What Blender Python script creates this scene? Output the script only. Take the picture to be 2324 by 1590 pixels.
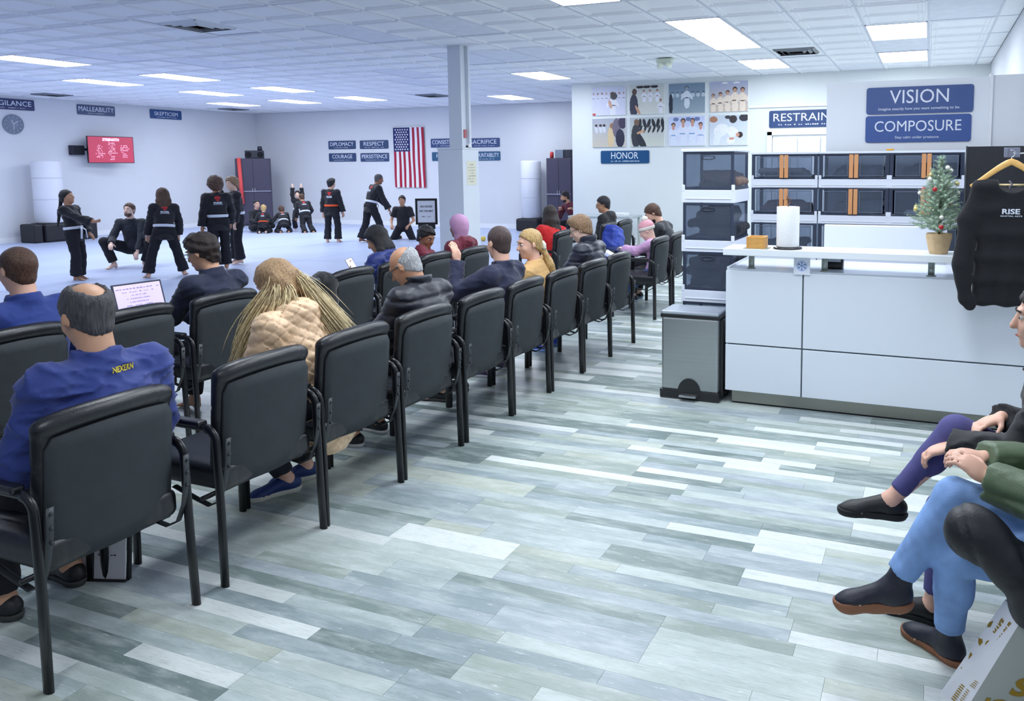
import bpy, bmesh, math, random
import numpy as np
from mathutils import Vector, Matrix
from mathutils.bvhtree import BVHTree
random.seed(7); RNG = np.random.RandomState(5)
for o in list(bpy.data.objects): bpy.data.objects.remove(o)
scene = bpy.context.scene
COL = scene.collection
PI = math.pi
# ------------------------------------------------------------------ camera
F_PX, CX, CY = 1772.27, 1410.88, 555.14
YAW, PITCH, ROLL, EYE = 0.374741, 0.0996773, -0.005336, 1.7
fw = Vector((-math.sin(YAW)*math.cos(PITCH), math.cos(YAW)*math.cos(PITCH), -math.sin(PITCH)))
rt = Vector((math.cos(YAW), math.sin(YAW), 0)); up = rt.cross(fw)
rt, up = rt*math.cos(ROLL)+up*math.sin(ROLL), -rt*math.sin(ROLL)+up*math.cos(ROLL)
cd = bpy.data.cameras.new('camera'); cam = bpy.data.objects.new('camera', cd); COL.objects.link(cam)
M = Matrix.Identity(4)
for i in range(3): M[i][0], M[i][1], M[i][2] = rt[i], up[i], -fw[i]
M[0][3], M[1][3], M[2][3] = 0, 0, EYE
cam.matrix_world = M
cd.sensor_fit = 'HORIZONTAL'; cd.sensor_width = 36.0; cd.lens = 36.0*F_PX/2324
cd.shift_x = (1162-CX)/2324; cd.shift_y = (CY-795)/2324
cd.clip_start = 0.05; cd.clip_end = 100
scene.camera = cam
# ------------------------------------------------------------------ world, exposure
w = bpy.data.worlds.new('world'); scene.world = w; w.use_nodes = True
w.node_tree.nodes['Background'].inputs[0].default_value = (0.62, 0.72, 0.95, 1)
w.node_tree.nodes['Background'].inputs[1].default_value = 0.35
vs = scene.view_settings
vs.view_transform = 'Standard'; vs.look = 'None'; vs.gamma = 1; vs.use_curve_mapping = False
vs.exposure = 0.56
PANEL_E = 13.0
# ------------------------------------------------------------------ materials
def s2l(c):
    return tuple(((v/255)/12.92 if v/255 <= .04045 else ((v/255+.055)/1.055)**2.4) for v in c)
MATS = {}
def mat(name, rgb, rough=.6, metal=0, var=.0, vscale=8, stretch=None, bump=0, bscale=60, emit=0, coat=0, sheen=0, spec=None):
    if name in MATS: return MATS[name]
    m = bpy.data.materials.new(name); m.use_nodes = True
    nt = m.node_tree; b = nt.nodes['Principled BSDF']; L = nt.links
    c = s2l(rgb) + (1,)
    b.inputs['Base Color'].default_value = c; b.inputs['Roughness'].default_value = rough; b.inputs['Metallic'].default_value = metal
    if spec is not None: b.inputs['Specular IOR Level'].default_value = spec
    if coat: b.inputs['Coat Weight'].default_value = coat; b.inputs['Coat Roughness'].default_value = .15
    if sheen: b.inputs['Sheen Weight'].default_value = sheen
    if emit:
        b.inputs['Emission Color'].default_value = c; b.inputs['Emission Strength'].default_value = emit
    tc = nt.nodes.new('ShaderNodeTexCoord'); mp = nt.nodes.new('ShaderNodeMapping'); L.new(tc.outputs['Object'], mp.inputs['Vector'])
    if stretch: mp.inputs['Scale'].default_value = stretch
    if var:
        n = nt.nodes.new('ShaderNodeTexNoise'); n.inputs['Scale'].default_value = vscale; n.inputs['Detail'].default_value = 5
        L.new(mp.outputs[0], n.inputs['Vector'])
        mx = nt.nodes.new('ShaderNodeMix'); mx.data_type = 'RGBA'
        mx.inputs[6].default_value = tuple(v*(1-var) for v in c[:3])+(1,); mx.inputs[7].default_value = tuple(min(1, v*(1+var)) for v in c[:3])+(1,)
        cr = nt.nodes.new('ShaderNodeMapRange'); cr.inputs[1].default_value = .3; cr.inputs[2].default_value = .7
        L.new(n.outputs['Fac'], cr.inputs[0]); L.new(cr.outputs[0], mx.inputs[0]); L.new(mx.outputs[2], b.inputs['Base Color'])
    if bump:
        n2 = nt.nodes.new('ShaderNodeTexNoise'); n2.inputs['Scale'].default_value = bscale; n2.inputs['Detail'].default_value = 4
        L.new(mp.outputs[0], n2.inputs['Vector']); bp = nt.nodes.new('ShaderNodeBump'); bp.inputs['Strength'].default_value = bump; bp.inputs['Distance'].default_value = .01
        L.new(n2.outputs['Fac'], bp.inputs['Height']); L.new(bp.outputs[0], b.inputs['Normal'])
    MATS[name] = m; return m
def smoke(name, rgb, fac, rough=.12):
    if name in MATS: return MATS[name]
    m = bpy.data.materials.new(name); m.use_nodes = True; nt = m.node_tree; L = nt.links
    b = nt.nodes['Principled BSDF']; b.inputs['Base Color'].default_value = s2l(rgb)+(1,); b.inputs['Roughness'].default_value = rough
    t = nt.nodes.new('ShaderNodeBsdfTransparent'); t.inputs[0].default_value = (.80, .84, .90, 1)
    n = nt.nodes.new('ShaderNodeTexNoise'); n.inputs['Scale'].default_value = 3
    mr = nt.nodes.new('ShaderNodeMapRange'); mr.inputs[3].default_value = max(0, fac-.08); mr.inputs[4].default_value = min(1, fac+.08)
    L.new(n.outputs['Fac'], mr.inputs[0])
    mx = nt.nodes.new('ShaderNodeMixShader'); L.new(mr.outputs[0], mx.inputs[0]); L.new(t.outputs[0], mx.inputs[1]); L.new(b.outputs[0], mx.inputs[2])
    L.new(mx.outputs[0], nt.nodes['Material Output'].inputs['Surface']); MATS[name] = m; return m
def colour_attr_mat(name, rough=.5, emit=0):
    if name in MATS: return MATS[name]
    m = bpy.data.materials.new(name); m.use_nodes = True; nt = m.node_tree
    a = nt.nodes.new('ShaderNodeAttribute'); a.attribute_name = 'print'
    b = nt.nodes['Principled BSDF']; b.inputs['Roughness'].default_value = rough
    nt.links.new(a.outputs['Color'], b.inputs['Base Color'])
    if emit: nt.links.new(a.outputs['Color'], b.inputs['Emission Color']); b.inputs['Emission Strength'].default_value = emit
    MATS[name] = m; return m
# ------------------------------------------------------------------ object helpers
def link(o, parent=None):
    COL.objects.link(o)
    if parent is not None: o.parent = parent
    return o
def thing(name, label, cat, loc=(0,0,0), rz=0, group=None):
    o = bpy.data.objects.new(name, None); COL.objects.link(o); o.empty_display_size = .1
    o.location = loc; o.rotation_euler = (0, 0, rz); o['label'] = label; o['category'] = cat
    if group: o['group'] = group
    return o
def tag(o, label, cat, group=None):
    o['label'] = label; o['category'] = cat
    if group: o['group'] = group
    return o
def mobj(name, verts, faces, m, parent=None, smooth=False, matidx=None):
    me = bpy.data.meshes.new(name); me.from_pydata([tuple(v) for v in verts], [], [tuple(f) for f in faces])
    for x in (m if isinstance(m, (list, tuple)) else [m]): me.materials.append(x)
    if smooth: me.polygons.foreach_set('use_smooth', [True]*len(me.polygons))
    if matidx is not None: me.polygons.foreach_set('material_index', matidx)
    me.update()
    return link(bpy.data.objects.new(name, me), parent)
def bobj(name, bm, m, parent=None, smooth=False, loc=None, rot=None):
    me = bpy.data.meshes.new(name); bmesh.ops.recalc_face_normals(bm, faces=bm.faces); bm.to_mesh(me); bm.free()
    for x in (m if isinstance(m, (list, tuple)) else [m]): me.materials.append(x)
    if smooth: me.polygons.foreach_set('use_smooth', [True]*len(me.polygons))
    o = link(bpy.data.objects.new(name, me), parent)
    if loc: o.location = loc
    if rot: o.rotation_euler = rot
    return o
def struct(o): o['kind'] = 'structure'; return o
def bx(bm, c, d, bev=0, rot=None, mi=0):
    """box: centre, full dims"""
    r = bmesh.ops.create_cube(bm, size=1); vs_ = r['verts']
    mtx = Matrix.Translation(Vector(c)) @ (rot.to_4x4() if rot else Matrix.Identity(4)) @ Matrix.Diagonal((d[0], d[1], d[2], 1))
    bmesh.ops.transform(bm, matrix=mtx, verts=vs_)
    fs = list({f for v in vs_ for f in v.link_faces})
    for f in fs: f.material_index = mi
    if bev:
        es = list({e for v in vs_ for e in v.link_edges})
        bmesh.ops.bevel(bm, geom=es, offset=bev, segments=2, affect='EDGES', profile=.5)
    return bm
def box(name, lo, hi, m, parent=None, bev=0):
    bm = bmesh.new(); lo = Vector(lo); hi = Vector(hi)
    bx(bm, (lo+hi)/2, hi-lo, bev); return bobj(name, bm, m, parent)
def lathe(bm, prof, c=(0,0,0), n=24, mtx=None):
    """prof: (r,z) list"""
    rings = []
    for r, z in prof:
        rings.append([bm.verts.new((c[0]+r*math.cos(2*PI*i/n), c[1]+r*math.sin(2*PI*i/n), c[2]+z)) for i in range(n)])
    for a, b in zip(rings[:-1], rings[1:]):
        for i in range(n): bm.faces.new((a[i], a[(i+1) % n], b[(i+1) % n], b[i]))
    if prof[0][0] > 1e-5: bm.faces.new(list(reversed(rings[0])))
    if prof[-1][0] > 1e-5: bm.faces.new(rings[-1])
    if mtx is not None: bmesh.ops.transform(bm, matrix=mtx, verts=[v for r in rings for v in r])
    return bm
def tube(bm, pts, ra, rb=None, n=10, upv=(0,0,1), closed=False, taper=None):
    """sweep an ellipse (ra along side, rb along 'up') over points"""
    rb = rb or ra; pts = [Vector(p) for p in pts]; rings = []; N = len(pts); side = None
    for i, p in enumerate(pts):
        a = pts[(i-1) % N] if (closed or i > 0) else p; b = pts[(i+1) % N] if (closed or i < N-1) else p
        d = (b-a).normalized(); u = Vector(upv)
        if side is None:
            side = d.cross(u)
            if side.length < 1e-3: side = d.cross(Vector((0,1,0)))
        else: side = side - d*side.dot(d)
        side.normalize(); v = side.cross(d); t = taper[i] if taper else 1
        rings.append([bm.verts.new(p+side*math.cos(2*PI*k/n)*ra*t+v*math.sin(2*PI*k/n)*rb*t) for k in range(n)])
    for j in range(N if closed else N-1):
        A, B = rings[j], rings[(j+1) % N]
        for k in range(n): bm.faces.new((A[k], A[(k+1) % n], B[(k+1) % n], B[k]))
    if not closed: bm.faces.new(list(reversed(rings[0]))); bm.faces.new(rings[-1])
    return bm
def arc(c, r, a0, a1, n, ax='yz'):
    out = []
    for i in range(n+1):
        a = a0+(a1-a0)*i/n; p, q = r*math.cos(a), r*math.sin(a)
        out.append((c[0], c[1]+p, c[2]+q) if ax == 'yz' else (c[0]+p, c[1], c[2]+q) if ax == 'xz' else (c[0]+p, c[1]+q, c[2]))
    return out
def copy_thing(src, loc=None, rz=None, label=None, group=None):
    r = src.copy(); COL.objects.link(r)
    if loc is not None: r.location = loc
    if rz is not None: r.rotation_euler = (0, 0, rz)
    if label: r['label'] = label
    if group: r['group'] = group
    for ch in list(src.children):
        c = ch.copy(); COL.objects.link(c); c.parent = r
        for g in list(ch.children):
            d = g.copy(); COL.objects.link(d); d.parent = c
    return r
_tc = {}
def text_verts(s, bold=.0, ext=.001, align='CENTER', spacing=1.0):
    """flat lettering, cap height about .7"""
    key = (s, bold, ext, align, spacing)
    if key in _tc: return _tc[key]
    cu = bpy.data.curves.new('t', 'FONT'); cu.body = s; cu.align_x = align; cu.size = 1; cu.extrude = ext; cu.offset = bold; cu.space_character = spacing
    cu.resolution_u = 3
    o = bpy.data.objects.new('t', cu); COL.objects.link(o); dg = bpy.context.evaluated_depsgraph_get()
    me = bpy.data.meshes.new_from_object(o.evaluated_get(dg))
    V = [tuple(v.co) for v in me.vertices]; Fc = [tuple(p.vertices) for p in me.polygons]
    bpy.data.objects.remove(o); bpy.data.curves.remove(cu); bpy.data.meshes.remove(me)
    _tc[key] = (V, Fc); return V, Fc
def lettering(s, origin, xdir, ydir, width, height, m, parent=None, name='lettering', bold=.02, off=.002, align='CENTER', spacing=1.0):
    """text fitted to width x height with its centre at origin"""
    V, Fc = text_verts(s, bold, .001, align, spacing); A = np.array(V)
    lo, hi = A.min(0), A.max(0); xd, yd = Vector(xdir).normalized(), Vector(ydir).normalized(); n = xd.cross(yd)
    sx = width/(hi[0]-lo[0]); sy = height/(hi[1]-lo[1]); O = Vector(origin)+n*off
    P = [O+xd*((v[0]-(lo[0]+hi[0])/2)*sx)+yd*((v[1]-(lo[1]+hi[1])/2)*sy)+n*(v[2]*1.0) for v in V]
    return mobj(name, P, Fc, m, parent)
def dashes(origin, xdir, ydir, width, height, n, m, parent, name='small_print', off=.002, seed=0):
    """a line of print too small to read: short unequal strokes"""
    r = random.Random(seed); xd, yd = Vector(xdir).normalized(), Vector(ydir).normalized(); nn = xd.cross(yd); O = Vector(origin)+nn*off
    V, Fc = [], []; x = -width/2; st = width/n
    while x < width/2:
        wd = st*r.uniform(.45, .8); h = height*r.uniform(.5, 1)
        if r.random() > .16:
            i = len(V)
            for a, b in ((x, -height/2), (x+wd, -height/2), (x+wd, -height/2+h), (x, -height/2+h)): V.append(O+xd*a+yd*b)
            Fc.append((i, i+1, i+2, i+3))
        x += st
    o = mobj(name, V, Fc, m, parent); o['kind'] = 'stuff'; return o
# ------------------------------------------------------------------ signed distance surfaces
def nrm(v): v = np.asarray(v, float); return v/(np.linalg.norm(v)+1e-9)
class SDF:
    """smooth union of rounded cones, ellipsoids and boxes, turned into one continuous surface (surface nets)"""
    def __init__(s, vox=.012, k=.03): s.p = []; s.vox = vox; s.k = k
    def cone(s, a, b, ra, rb, k=None, clip=None, op='u', flat=None):
        s.p.append(('c', np.array(a, float), np.array(b, float), ra, rb, s.k if k is None else k, clip, op, flat)); return s
    def ell(s, c, r, R=None, k=None, op='u', cut=None):
        s.p.append(('e', np.array(c, float), np.array(r, float), np.eye(3) if R is None else np.array(R), 0, s.k if k is None else k, cut, op, None)); return s
    def rbox(s, c, h, rad, R=None, k=None, op='u'):
        s.p.append(('b', np.array(c, float), np.array(h, float), np.eye(3) if R is None else np.array(R), rad, s.k if k is None else k, None, op, None)); return s
    def bounds(s):
        lo, hi = [], []
        for t in s.p:
            if t[7] != 'u': continue
            if t[0] == 'c':
                lo.append(np.minimum(t[1]-t[3], t[2]-t[4])); hi.append(np.maximum(t[1]+t[3], t[2]+t[4]))
            else:
                e = np.abs(t[3]) @ t[2] + (t[4] if t[0] == 'b' else 0)   # columns of R are axes
                lo.append(t[1]-e); hi.append(t[1]+e)
        return np.min(lo, 0), np.max(hi, 0)
    def mesh(s, disp=None, cutz=None, pad=.03, inter=None):
        v = s.vox; lo, hi = s.bounds(); lo = lo-pad-2*v; hi = hi+pad+2*v
        n = np.ceil((hi-lo)/v).astype(int)+1
        ax = [lo[i]+v*np.arange(n[i]) for i in range(3)]
        Fd = np.full(tuple(n), .2, np.float32)
        for t in s.p:
            k = t[5]; mg = k+3*v+pad*.3
            if t[0] == 'c': l, h = np.minimum(t[1]-t[3], t[2]-t[4]), np.maximum(t[1]+t[3], t[2]+t[4])
            else:
                e = np.abs(t[3]) @ t[2] + (t[4] if t[0] == 'b' else 0); l, h = t[1]-e, t[1]+e
            i0 = np.clip(((l-mg-lo)/v).astype(int), 0, n); i1 = np.clip(np.ceil((h+mg-lo)/v).astype(int)+1, 0, n)
            if (i1 <= i0).any(): continue
            X = ax[0][i0[0]:i1[0], None, None]; Y = ax[1][None, i0[1]:i1[1], None]; Z = ax[2][None, None, i0[2]:i1[2]]
            if t[0] == 'c':
                a, b = t[1], t[2]; d = b-a; L2 = max(d@d, 1e-9)
                h_ = np.clip(((X-a[0])*d[0]+(Y-a[1])*d[1]+(Z-a[2])*d[2])/L2, 0, 1)
                px_, py_, pz_ = X-a[0]-h_*d[0], Y-a[1]-h_*d[1], Z-a[2]-h_*d[2]
                if t[8] is not None:      # flattened along a direction (axis, factor)
                    fa, ff = t[8]; q = px_*fa[0]+py_*fa[1]+pz_*fa[2]; g = q*(1/ff-1)
                    px_ = px_+g*fa[0]; py_ = py_+g*fa[1]; pz_ = pz_+g*fa[2]
                D = np.sqrt(px_**2+py_**2+pz_**2)-(t[3]+(t[4]-t[3])*h_)
                if t[6] is not None:
                    cp, cn = t[6]; D = np.maximum(D, (X-cp[0])*cn[0]+(Y-cp[1])*cn[1]+(Z-cp[2])*cn[2])
            else:
                c, r, R = t[1], t[2], t[3]; x, y, z = X-c[0], Y-c[1], Z-c[2]
                q = [x*R[0, i]+y*R[1, i]+z*R[2, i] for i in range(3)]
                if t[0] == 'e':
                    k0 = np.sqrt((q[0]/r[0])**2+(q[1]/r[1])**2+(q[2]/r[2])**2); k1 = np.sqrt((q[0]/r[0]**2)**2+(q[1]/r[1]**2)**2+(q[2]/r[2]**2)**2)
                    D = k0*(k0-1)/np.maximum(k1, 1e-6)
                    if t[6] is not None:
                        for cp, cn in t[6]: D = np.maximum(D, (X-cp[0])*cn[0]+(Y-cp[1])*cn[1]+(Z-cp[2])*cn[2])
                else:
                    a_ = [np.abs(q[i])-r[i] for i in range(3)]
                    D = np.sqrt(sum(np.maximum(u, 0)**2 for u in a_))+np.minimum(np.maximum(a_[0], np.maximum(a_[1], a_[2])), 0)-t[4]
            S = Fd[i0[0]:i1[0], i0[1]:i1[1], i0[2]:i1[2]]
            if t[7] == 'u':
                hh = np.clip(.5+.5*(S-D)/max(k, 1e-5), 0, 1); R_ = S+(D-S)*hh-k*hh*(1-hh)
            else:
                hh = np.clip(.5-.5*(S+D)/max(k, 1e-5), 0, 1); R_ = S+(-D-S)*hh+k*hh*(1-hh)
            Fd[i0[0]:i1[0], i0[1]:i1[1], i0[2]:i1[2]] = R_
        def P_at(idx): return np.stack([ax[i][idx[i]] for i in range(3)], -1)
        if inter is not None:
            for pt, nn in inter:
                D = (ax[0][:, None, None]-pt[0])*nn[0]+(ax[1][None, :, None]-pt[1])*nn[1]+(ax[2][None, None, :]-pt[2])*nn[2]
                Fd = np.maximum(Fd, D.astype(np.float32))
        if disp is not None:
            idx = np.where(np.abs(Fd) < .035); Fd[idx] += disp(P_at(idx)).astype(np.float32)
        if cutz is not None: Fd = np.maximum(Fd, (cutz-ax[2])[None, None, :].astype(np.float32))
        return nets(Fd, lo, v)
def nets(Fd, lo, v):
    Fd[0] = Fd[-1] = 1; Fd[:, 0] = Fd[:, -1] = 1; Fd[:, :, 0] = Fd[:, :, -1] = 1
    ins = Fd < 0
    c = ins[:-1, :-1, :-1].astype(np.int8)
    for dx in (0, 1):
        for dy in (0, 1):
            for dz in (0, 1):
                if dx or dy or dz: c = c+ins[dx:ins.shape[0]-1+dx, dy:ins.shape[1]-1+dy, dz:ins.shape[2]-1+dz]
    act = np.argwhere((c > 0) & (c < 8))
    if len(act) == 0: return np.zeros((0, 3)), np.zeros((0, 4), int)
    ids = np.full(c.shape, -1, np.int32); ids[tuple(act.T)] = np.arange(len(act))
    crn = [(a, b, d) for a in (0, 1) for b in (0, 1) for d in (0, 1)]
    val = {q: Fd[act[:, 0]+q[0], act[:, 1]+q[1], act[:, 2]+q[2]] for q in crn}
    acc = np.zeros((len(act), 3)); cnt = np.zeros(len(act))
    for q in crn:
        for axi in range(3):
            if q[axi] == 0:
                q2 = tuple(q[i]+(1 if i == axi else 0) for i in range(3)); f0, f1 = val[q], val[q2]
                m = (f0 < 0) != (f1 < 0); t = np.where(m, f0/np.where(f0-f1 == 0, 1, f0-f1), 0)
                p = np.tile(np.array(q, float), (len(act), 1)); p[:, axi] += t
                acc += p*m[:, None]; cnt += m
    V = lo+v*(act+acc/np.maximum(cnt, 1)[:, None])
    quads = []
    for axi in range(3):
        u_, w_ = (axi+1) % 3, (axi+2) % 3
        sl0 = [slice(None)]*3; sl1 = [slice(None)]*3; sl0[axi] = slice(0, -1); sl1[axi] = slice(1, None)
        cr = ins[tuple(sl0)] != ins[tuple(sl1)]; e = np.argwhere(cr)
        e = e[(e[:, u_] > 0) & (e[:, w_] > 0) & (e[:, u_] < ins.shape[u_]-1) & (e[:, w_] < ins.shape[w_]-1)]
        if not len(e): continue
        def gid(du, dw):
            q = e.copy(); q[:, u_] += du; q[:, w_] += dw; return ids[q[:, 0], q[:, 1], q[:, 2]]
        Q = np.stack([gid(-1, -1), gid(0, -1), gid(0, 0), gid(-1, 0)], 1)
        fl = ~ins[e[:, 0], e[:, 1], e[:, 2]]
        Q[fl] = Q[fl][:, ::-1]; quads.append(Q)
    return V, np.concatenate(quads)
def np_mesh(name, V, Q, mats, parent=None, idx=None):
    me = bpy.data.meshes.new(name); n, q = len(V), len(Q)
    me.vertices.add(n); me.vertices.foreach_set('co', np.asarray(V, np.float32).ravel())
    me.loops.add(q*4); me.loops.foreach_set('vertex_index', np.asarray(Q, np.int32).ravel())
    me.polygons.add(q); me.polygons.foreach_set('loop_start', np.arange(0, q*4, 4, dtype=np.int32))
    me.polygons.foreach_set('loop_total', np.full(q, 4, np.int32)); me.polygons.foreach_set('use_smooth', np.ones(q, bool))
    for m in (mats if isinstance(mats, (list, tuple)) else [mats]): me.materials.append(m)
    if idx is not None: me.polygons.foreach_set('material_index', np.asarray(idx, np.int32))
    me.update(calc_edges=True); me.validate()
    return link(bpy.data.objects.new(name, me), parent)
def noise3(P, f, seed=0):
    r = np.random.RandomState(seed); out = np.zeros(len(P))
    for i in range(4):
        a = r.normal(size=3); a /= np.linalg.norm(a); b = r.normal(size=3); b /= np.linalg.norm(b)
        out += np.sin(P@a*f*(1+.35*i)+1.7*np.sin(P@b*f*.7+r.uniform(0, 6))+r.uniform(0, 6))
    return out/4
# ------------------------------------------------------------------ structure
CZ = 3.42; XL, XR, YB, YH, YR, XH = -19.96, 0.92, 19.05, 15.0, -3.0, -7.0
wallm = mat('wall_paint', (220, 222, 228), .75, var=.025, vscale=.8, bump=.03, bscale=90)
wallh = mat('wall_paint_cool', (224, 229, 231), .75, var=.02, vscale=.8, bump=.03, bscale=90)
trimm = mat('trim_white', (238, 240, 244), .45)
ceilm = mat('ceiling_tile_white', (246, 248, 253), .8, var=.02, vscale=3)
ceilp = mat('ceiling_tile_plain', (230, 234, 244), .9, var=.05, vscale=6)
gridm = mat('ceiling_grid_paint', (214, 218, 230), .6)
darkm = mat('dark_void', (20, 22, 28), .9)
struct(box('wall_left', (XL-.1, YR, 0), (XL, YB, CZ+.1), wallm))
struct(box('wall_back', (XL, YB, 0), (XH+.1, YB+.1, CZ+.1), wallm))
struct(box('wall_right', (XR, YR, 0), (XR+.1, YH, CZ+.1), wallm))
struct(box('wall_front', (XH, YH, 0), (XR+.1, YH+.1, CZ+.1), wallh))
struct(box('wall_alcove', (XH, YH+.1, 0), (XH+.1, YB, CZ+.1), wallh))
struct(box('wall_rear', (XL, YR-.1, 0), (XR, YR, CZ+.1), wallm))
struct(box('wall_partition', (-1.05, 8.70, 0), (0.53, 8.78, 2.575), mat('partition_white', (232, 236, 242), .55)))
struct(box('trim_partition', (0.53, 8.66, 0), (0.56, 8.80, 2.60), trimm))
struct(box('wall_partition_end', (0.56, 8.70, 0), (XR, 8.78, 2.585), mat('partition_white', (232, 236, 242), .55)))
struct(box('baseboard_left', (XL, YR, 0), (XL+.02, YB, .12), trimm))
struct(box('baseboard_back', (XL+.02, YB-.02, 0), (XH, YB, .12), trimm))
struct(box('baseboard_front', (XH, YH-.02, 0), (XR, YH, .12), trimm))
struct(box('trim_1', (-3.26, YH-.035, 2.80), (-1.3, YH, 2.84), trimm))
# closet door behind the bins
d = struct(box('door_1', (-2.79, YH-.03, 0), (-1.5, YH-.005, 2.27), trimm))
for i, x in enumerate((-2.73, -2.31, -1.89)):
    bm = bmesh.new(); bx(bm, (x+.2, YH-.045, 1.13), (.40, .03, 2.2), .004)
    for zc, h in ((1.72, .7), (.75, .9)):
        bx(bm, (x+.2, YH-.063, zc), (.26, .012, h), .004)
    bobj('door_panel', bm, mat('door_white', (228, 232, 238), .4), d)
fr = bmesh.new(); bx(fr, (-2.85, YH-.04, 1.17), (.09, .06, 2.34)); bx(fr, (-1.45, YH-.04, 1.17), (.09, .06, 2.34)); bx(fr, (-2.15, YH-.04, 2.32), (1.5, .06, .09))
bobj('door_frame', fr, trimm, d)
# --- pillar
col = struct(box('trim_2', (-6.43, 9.62, 1.93), (-6.22, 9.85, CZ), mat('pillar_paint', (220, 227, 238), .6)))
col['label'] = 'square white support pillar rising to the ceiling'
pil = mat('pillar_paint', (220, 227, 238), .6)
box('pillar_conduit', (-6.22, 9.74, 1.95), (-6.17, 9.79, CZ), pil, col, .005)
box('pillar_casing', (-6.50, 9.42, 0), (-6.09, 9.84, 1.96), pil, col, .004)
box('pillar_casing_cap', (-6.51, 9.41, 1.955), (-6.08, 9.85, 1.975), pil, col, .003)
ob = box('alarm_switch', (-6.22, 9.66, 2.12), (-6.205, 9.72, 2.24), mat('faded_red', (190, 110, 115), .5), None, .002); tag(ob, 'small faded red switch box on the upper white pillar', 'switch box')
pn = thing('paper_notice', 'cream paper notice taped to the white pillar', 'notice', (-6.09, 9.63, 1.62))
box('sheet', (0, -.11, -.17), (.003, .13, .17), mat('cream_paper', (226, 224, 205), .8), pn)
for i, z in enumerate((.12, .08, .04, 0, -.04, -.08, -.12)):
    dashes((.003, .01, z), (0, 1, 0), (0, 0, 1), .17 if i % 3 else .1, .012, 9 if i % 3 else 5, mat('print_grey', (120, 125, 130), .8), pn, seed=i)
cm = thing('security_camera', 'small white dome camera on top of the pillar casing', 'camera', (-6.1, 9.6, 1.975))
bm = bmesh.new(); lathe(bm, [(.04, 0), (.045, .02), (.035, .05), (.015, .062), (0, .064)], n=16); bobj('camera_body', bm, trimm, cm, True)
bm = bmesh.new(); lathe(bm, [(.02, 0), (.018, .02), (0, .028)], (0, -.035, .01), n=12); bobj('camera_lens', bm, darkm, cm, True)
# --- floor: vinyl planks, each with its own colour and grain
def plank_mat():
    m = bpy.data.materials.new('vinyl_plank'); m.use_nodes = True; nt = m.node_tree; L = nt.links; N = nt.nodes.new
    b = nt.nodes['Principled BSDF']; b.inputs['Roughness'].default_value = .33; b.inputs['Specular IOR Level'].default_value = .55
    at = N('ShaderNodeAttribute'); at.attribute_name = 'tone'
    ofs = N('ShaderNodeAttribute'); ofs.attribute_name = 'shift'
    geo = N('ShaderNodeNewGeometry')
    ad = N('ShaderNodeVectorMath'); ad.operation = 'ADD'; L.new(geo.outputs['Position'], ad.inputs[0]); L.new(ofs.outputs['Vector'], ad.inputs[1])
    def noise(sc, scale, det, rough=.6):
        mp = N('ShaderNodeMapping'); mp.inputs['Scale'].default_value = sc; L.new(ad.outputs[0], mp.inputs['Vector'])
        n = N('ShaderNodeTexNoise'); n.inputs['Scale'].default_value = scale; n.inputs['Detail'].default_value = det; n.inputs['Roughness'].default_value = rough
        L.new(mp.outputs[0], n.inputs['Vector']); return n
    grain = noise((1.3, 26, 1), 9, 6, .7); blot = noise((1.2, 5, 1), 3.2, 5, .6); fine = noise((3, 70, 1), 8, 3); chip = noise((2, 9, 1), 7, 6, .7)
    def ramp(src, a, bb, lo, hi):
        r = N('ShaderNodeMapRange'); r.inputs[1].default_value = a; r.inputs[2].default_value = bb; r.inputs[3].default_value = lo; r.inputs[4].default_value = hi
        L.new(src, r.inputs[0]); return r.outputs[0]
    def mix(f, a, bb, mode='MIX'):
        x = N('ShaderNodeMix'); x.data_type = 'RGBA'; x.blend_type = mode
        if isinstance(f, float): x.inputs[0].default_value = f
        else: L.new(f, x.inputs[0])
        for s_, v in ((6, a), (7, bb)):
            if isinstance(v, tuple): x.inputs[s_].default_value = v
            else: L.new(v, x.inputs[s_])
        return x.outputs[2]
    tone = at.outputs['Color']
    c = mix(ramp(blot.outputs['Fac'], .42, .66, 0., .34), tone, s2l((150, 166, 164))+(1,))
    c = mix(ramp(blot.outputs['Fac'], .56, .36, 0., .55), c, s2l((200, 210, 210))+(1,))
    c = mix(ramp(grain.outputs['Fac'], .52, .70, 0., .5), c, s2l((108, 120, 118))+(1,))
    c = mix(ramp(chip.outputs['Fac'], .62, .68, 0., .6), c, s2l((236, 240, 240))+(1,))
    c = mix(ramp(fine.outputs['Fac'], .60, .72, 0., .5), c, s2l((82, 92, 92))+(1,))
    L.new(c, b.inputs['Base Color'])
    bp = N('ShaderNodeBump'); bp.inputs['Strength'].default_value = .12; bp.inputs['Distance'].default_value = .004; L.new(grain.outputs['Fac'], bp.inputs['Height']); L.new(bp.outputs[0], b.inputs['Normal'])
    return m
PM = plank_mat()
TONES = [((238, 243, 242), 24), ((194, 205, 201), 14), ((180, 193, 194), 13), ((170, 181, 190), 12), ((160, 172, 164), 9), ((130, 146, 142), 11), ((106, 123, 121), 9), ((190, 197, 184), 7), ((148, 163, 170), 9)]
def tone(r):
    t = r.uniform(0, sum(wt for _, wt in TONES))
    for c, wt in TONES:
        t -= wt
        if t <= 0: break
    j = r.uniform(-7, 7); return tuple(q*.90 for q in s2l(tuple(max(0, min(255, v+j)) for v in c)))
def pxy(x, y, z):
    v = Vector((x, y, z-EYE)); d = v.dot(fw)
    if d < .2: return None
    return CX+F_PX*v.dot(rt)/d, CY-F_PX*v.dot(up)/d, d
floor = struct(box('floor', (XL, YR, -.06), (XR, YB, -.006), darkm))
rp = random.Random(11); planks = []
PW = .152; y = .55; MX = -5.9
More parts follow.
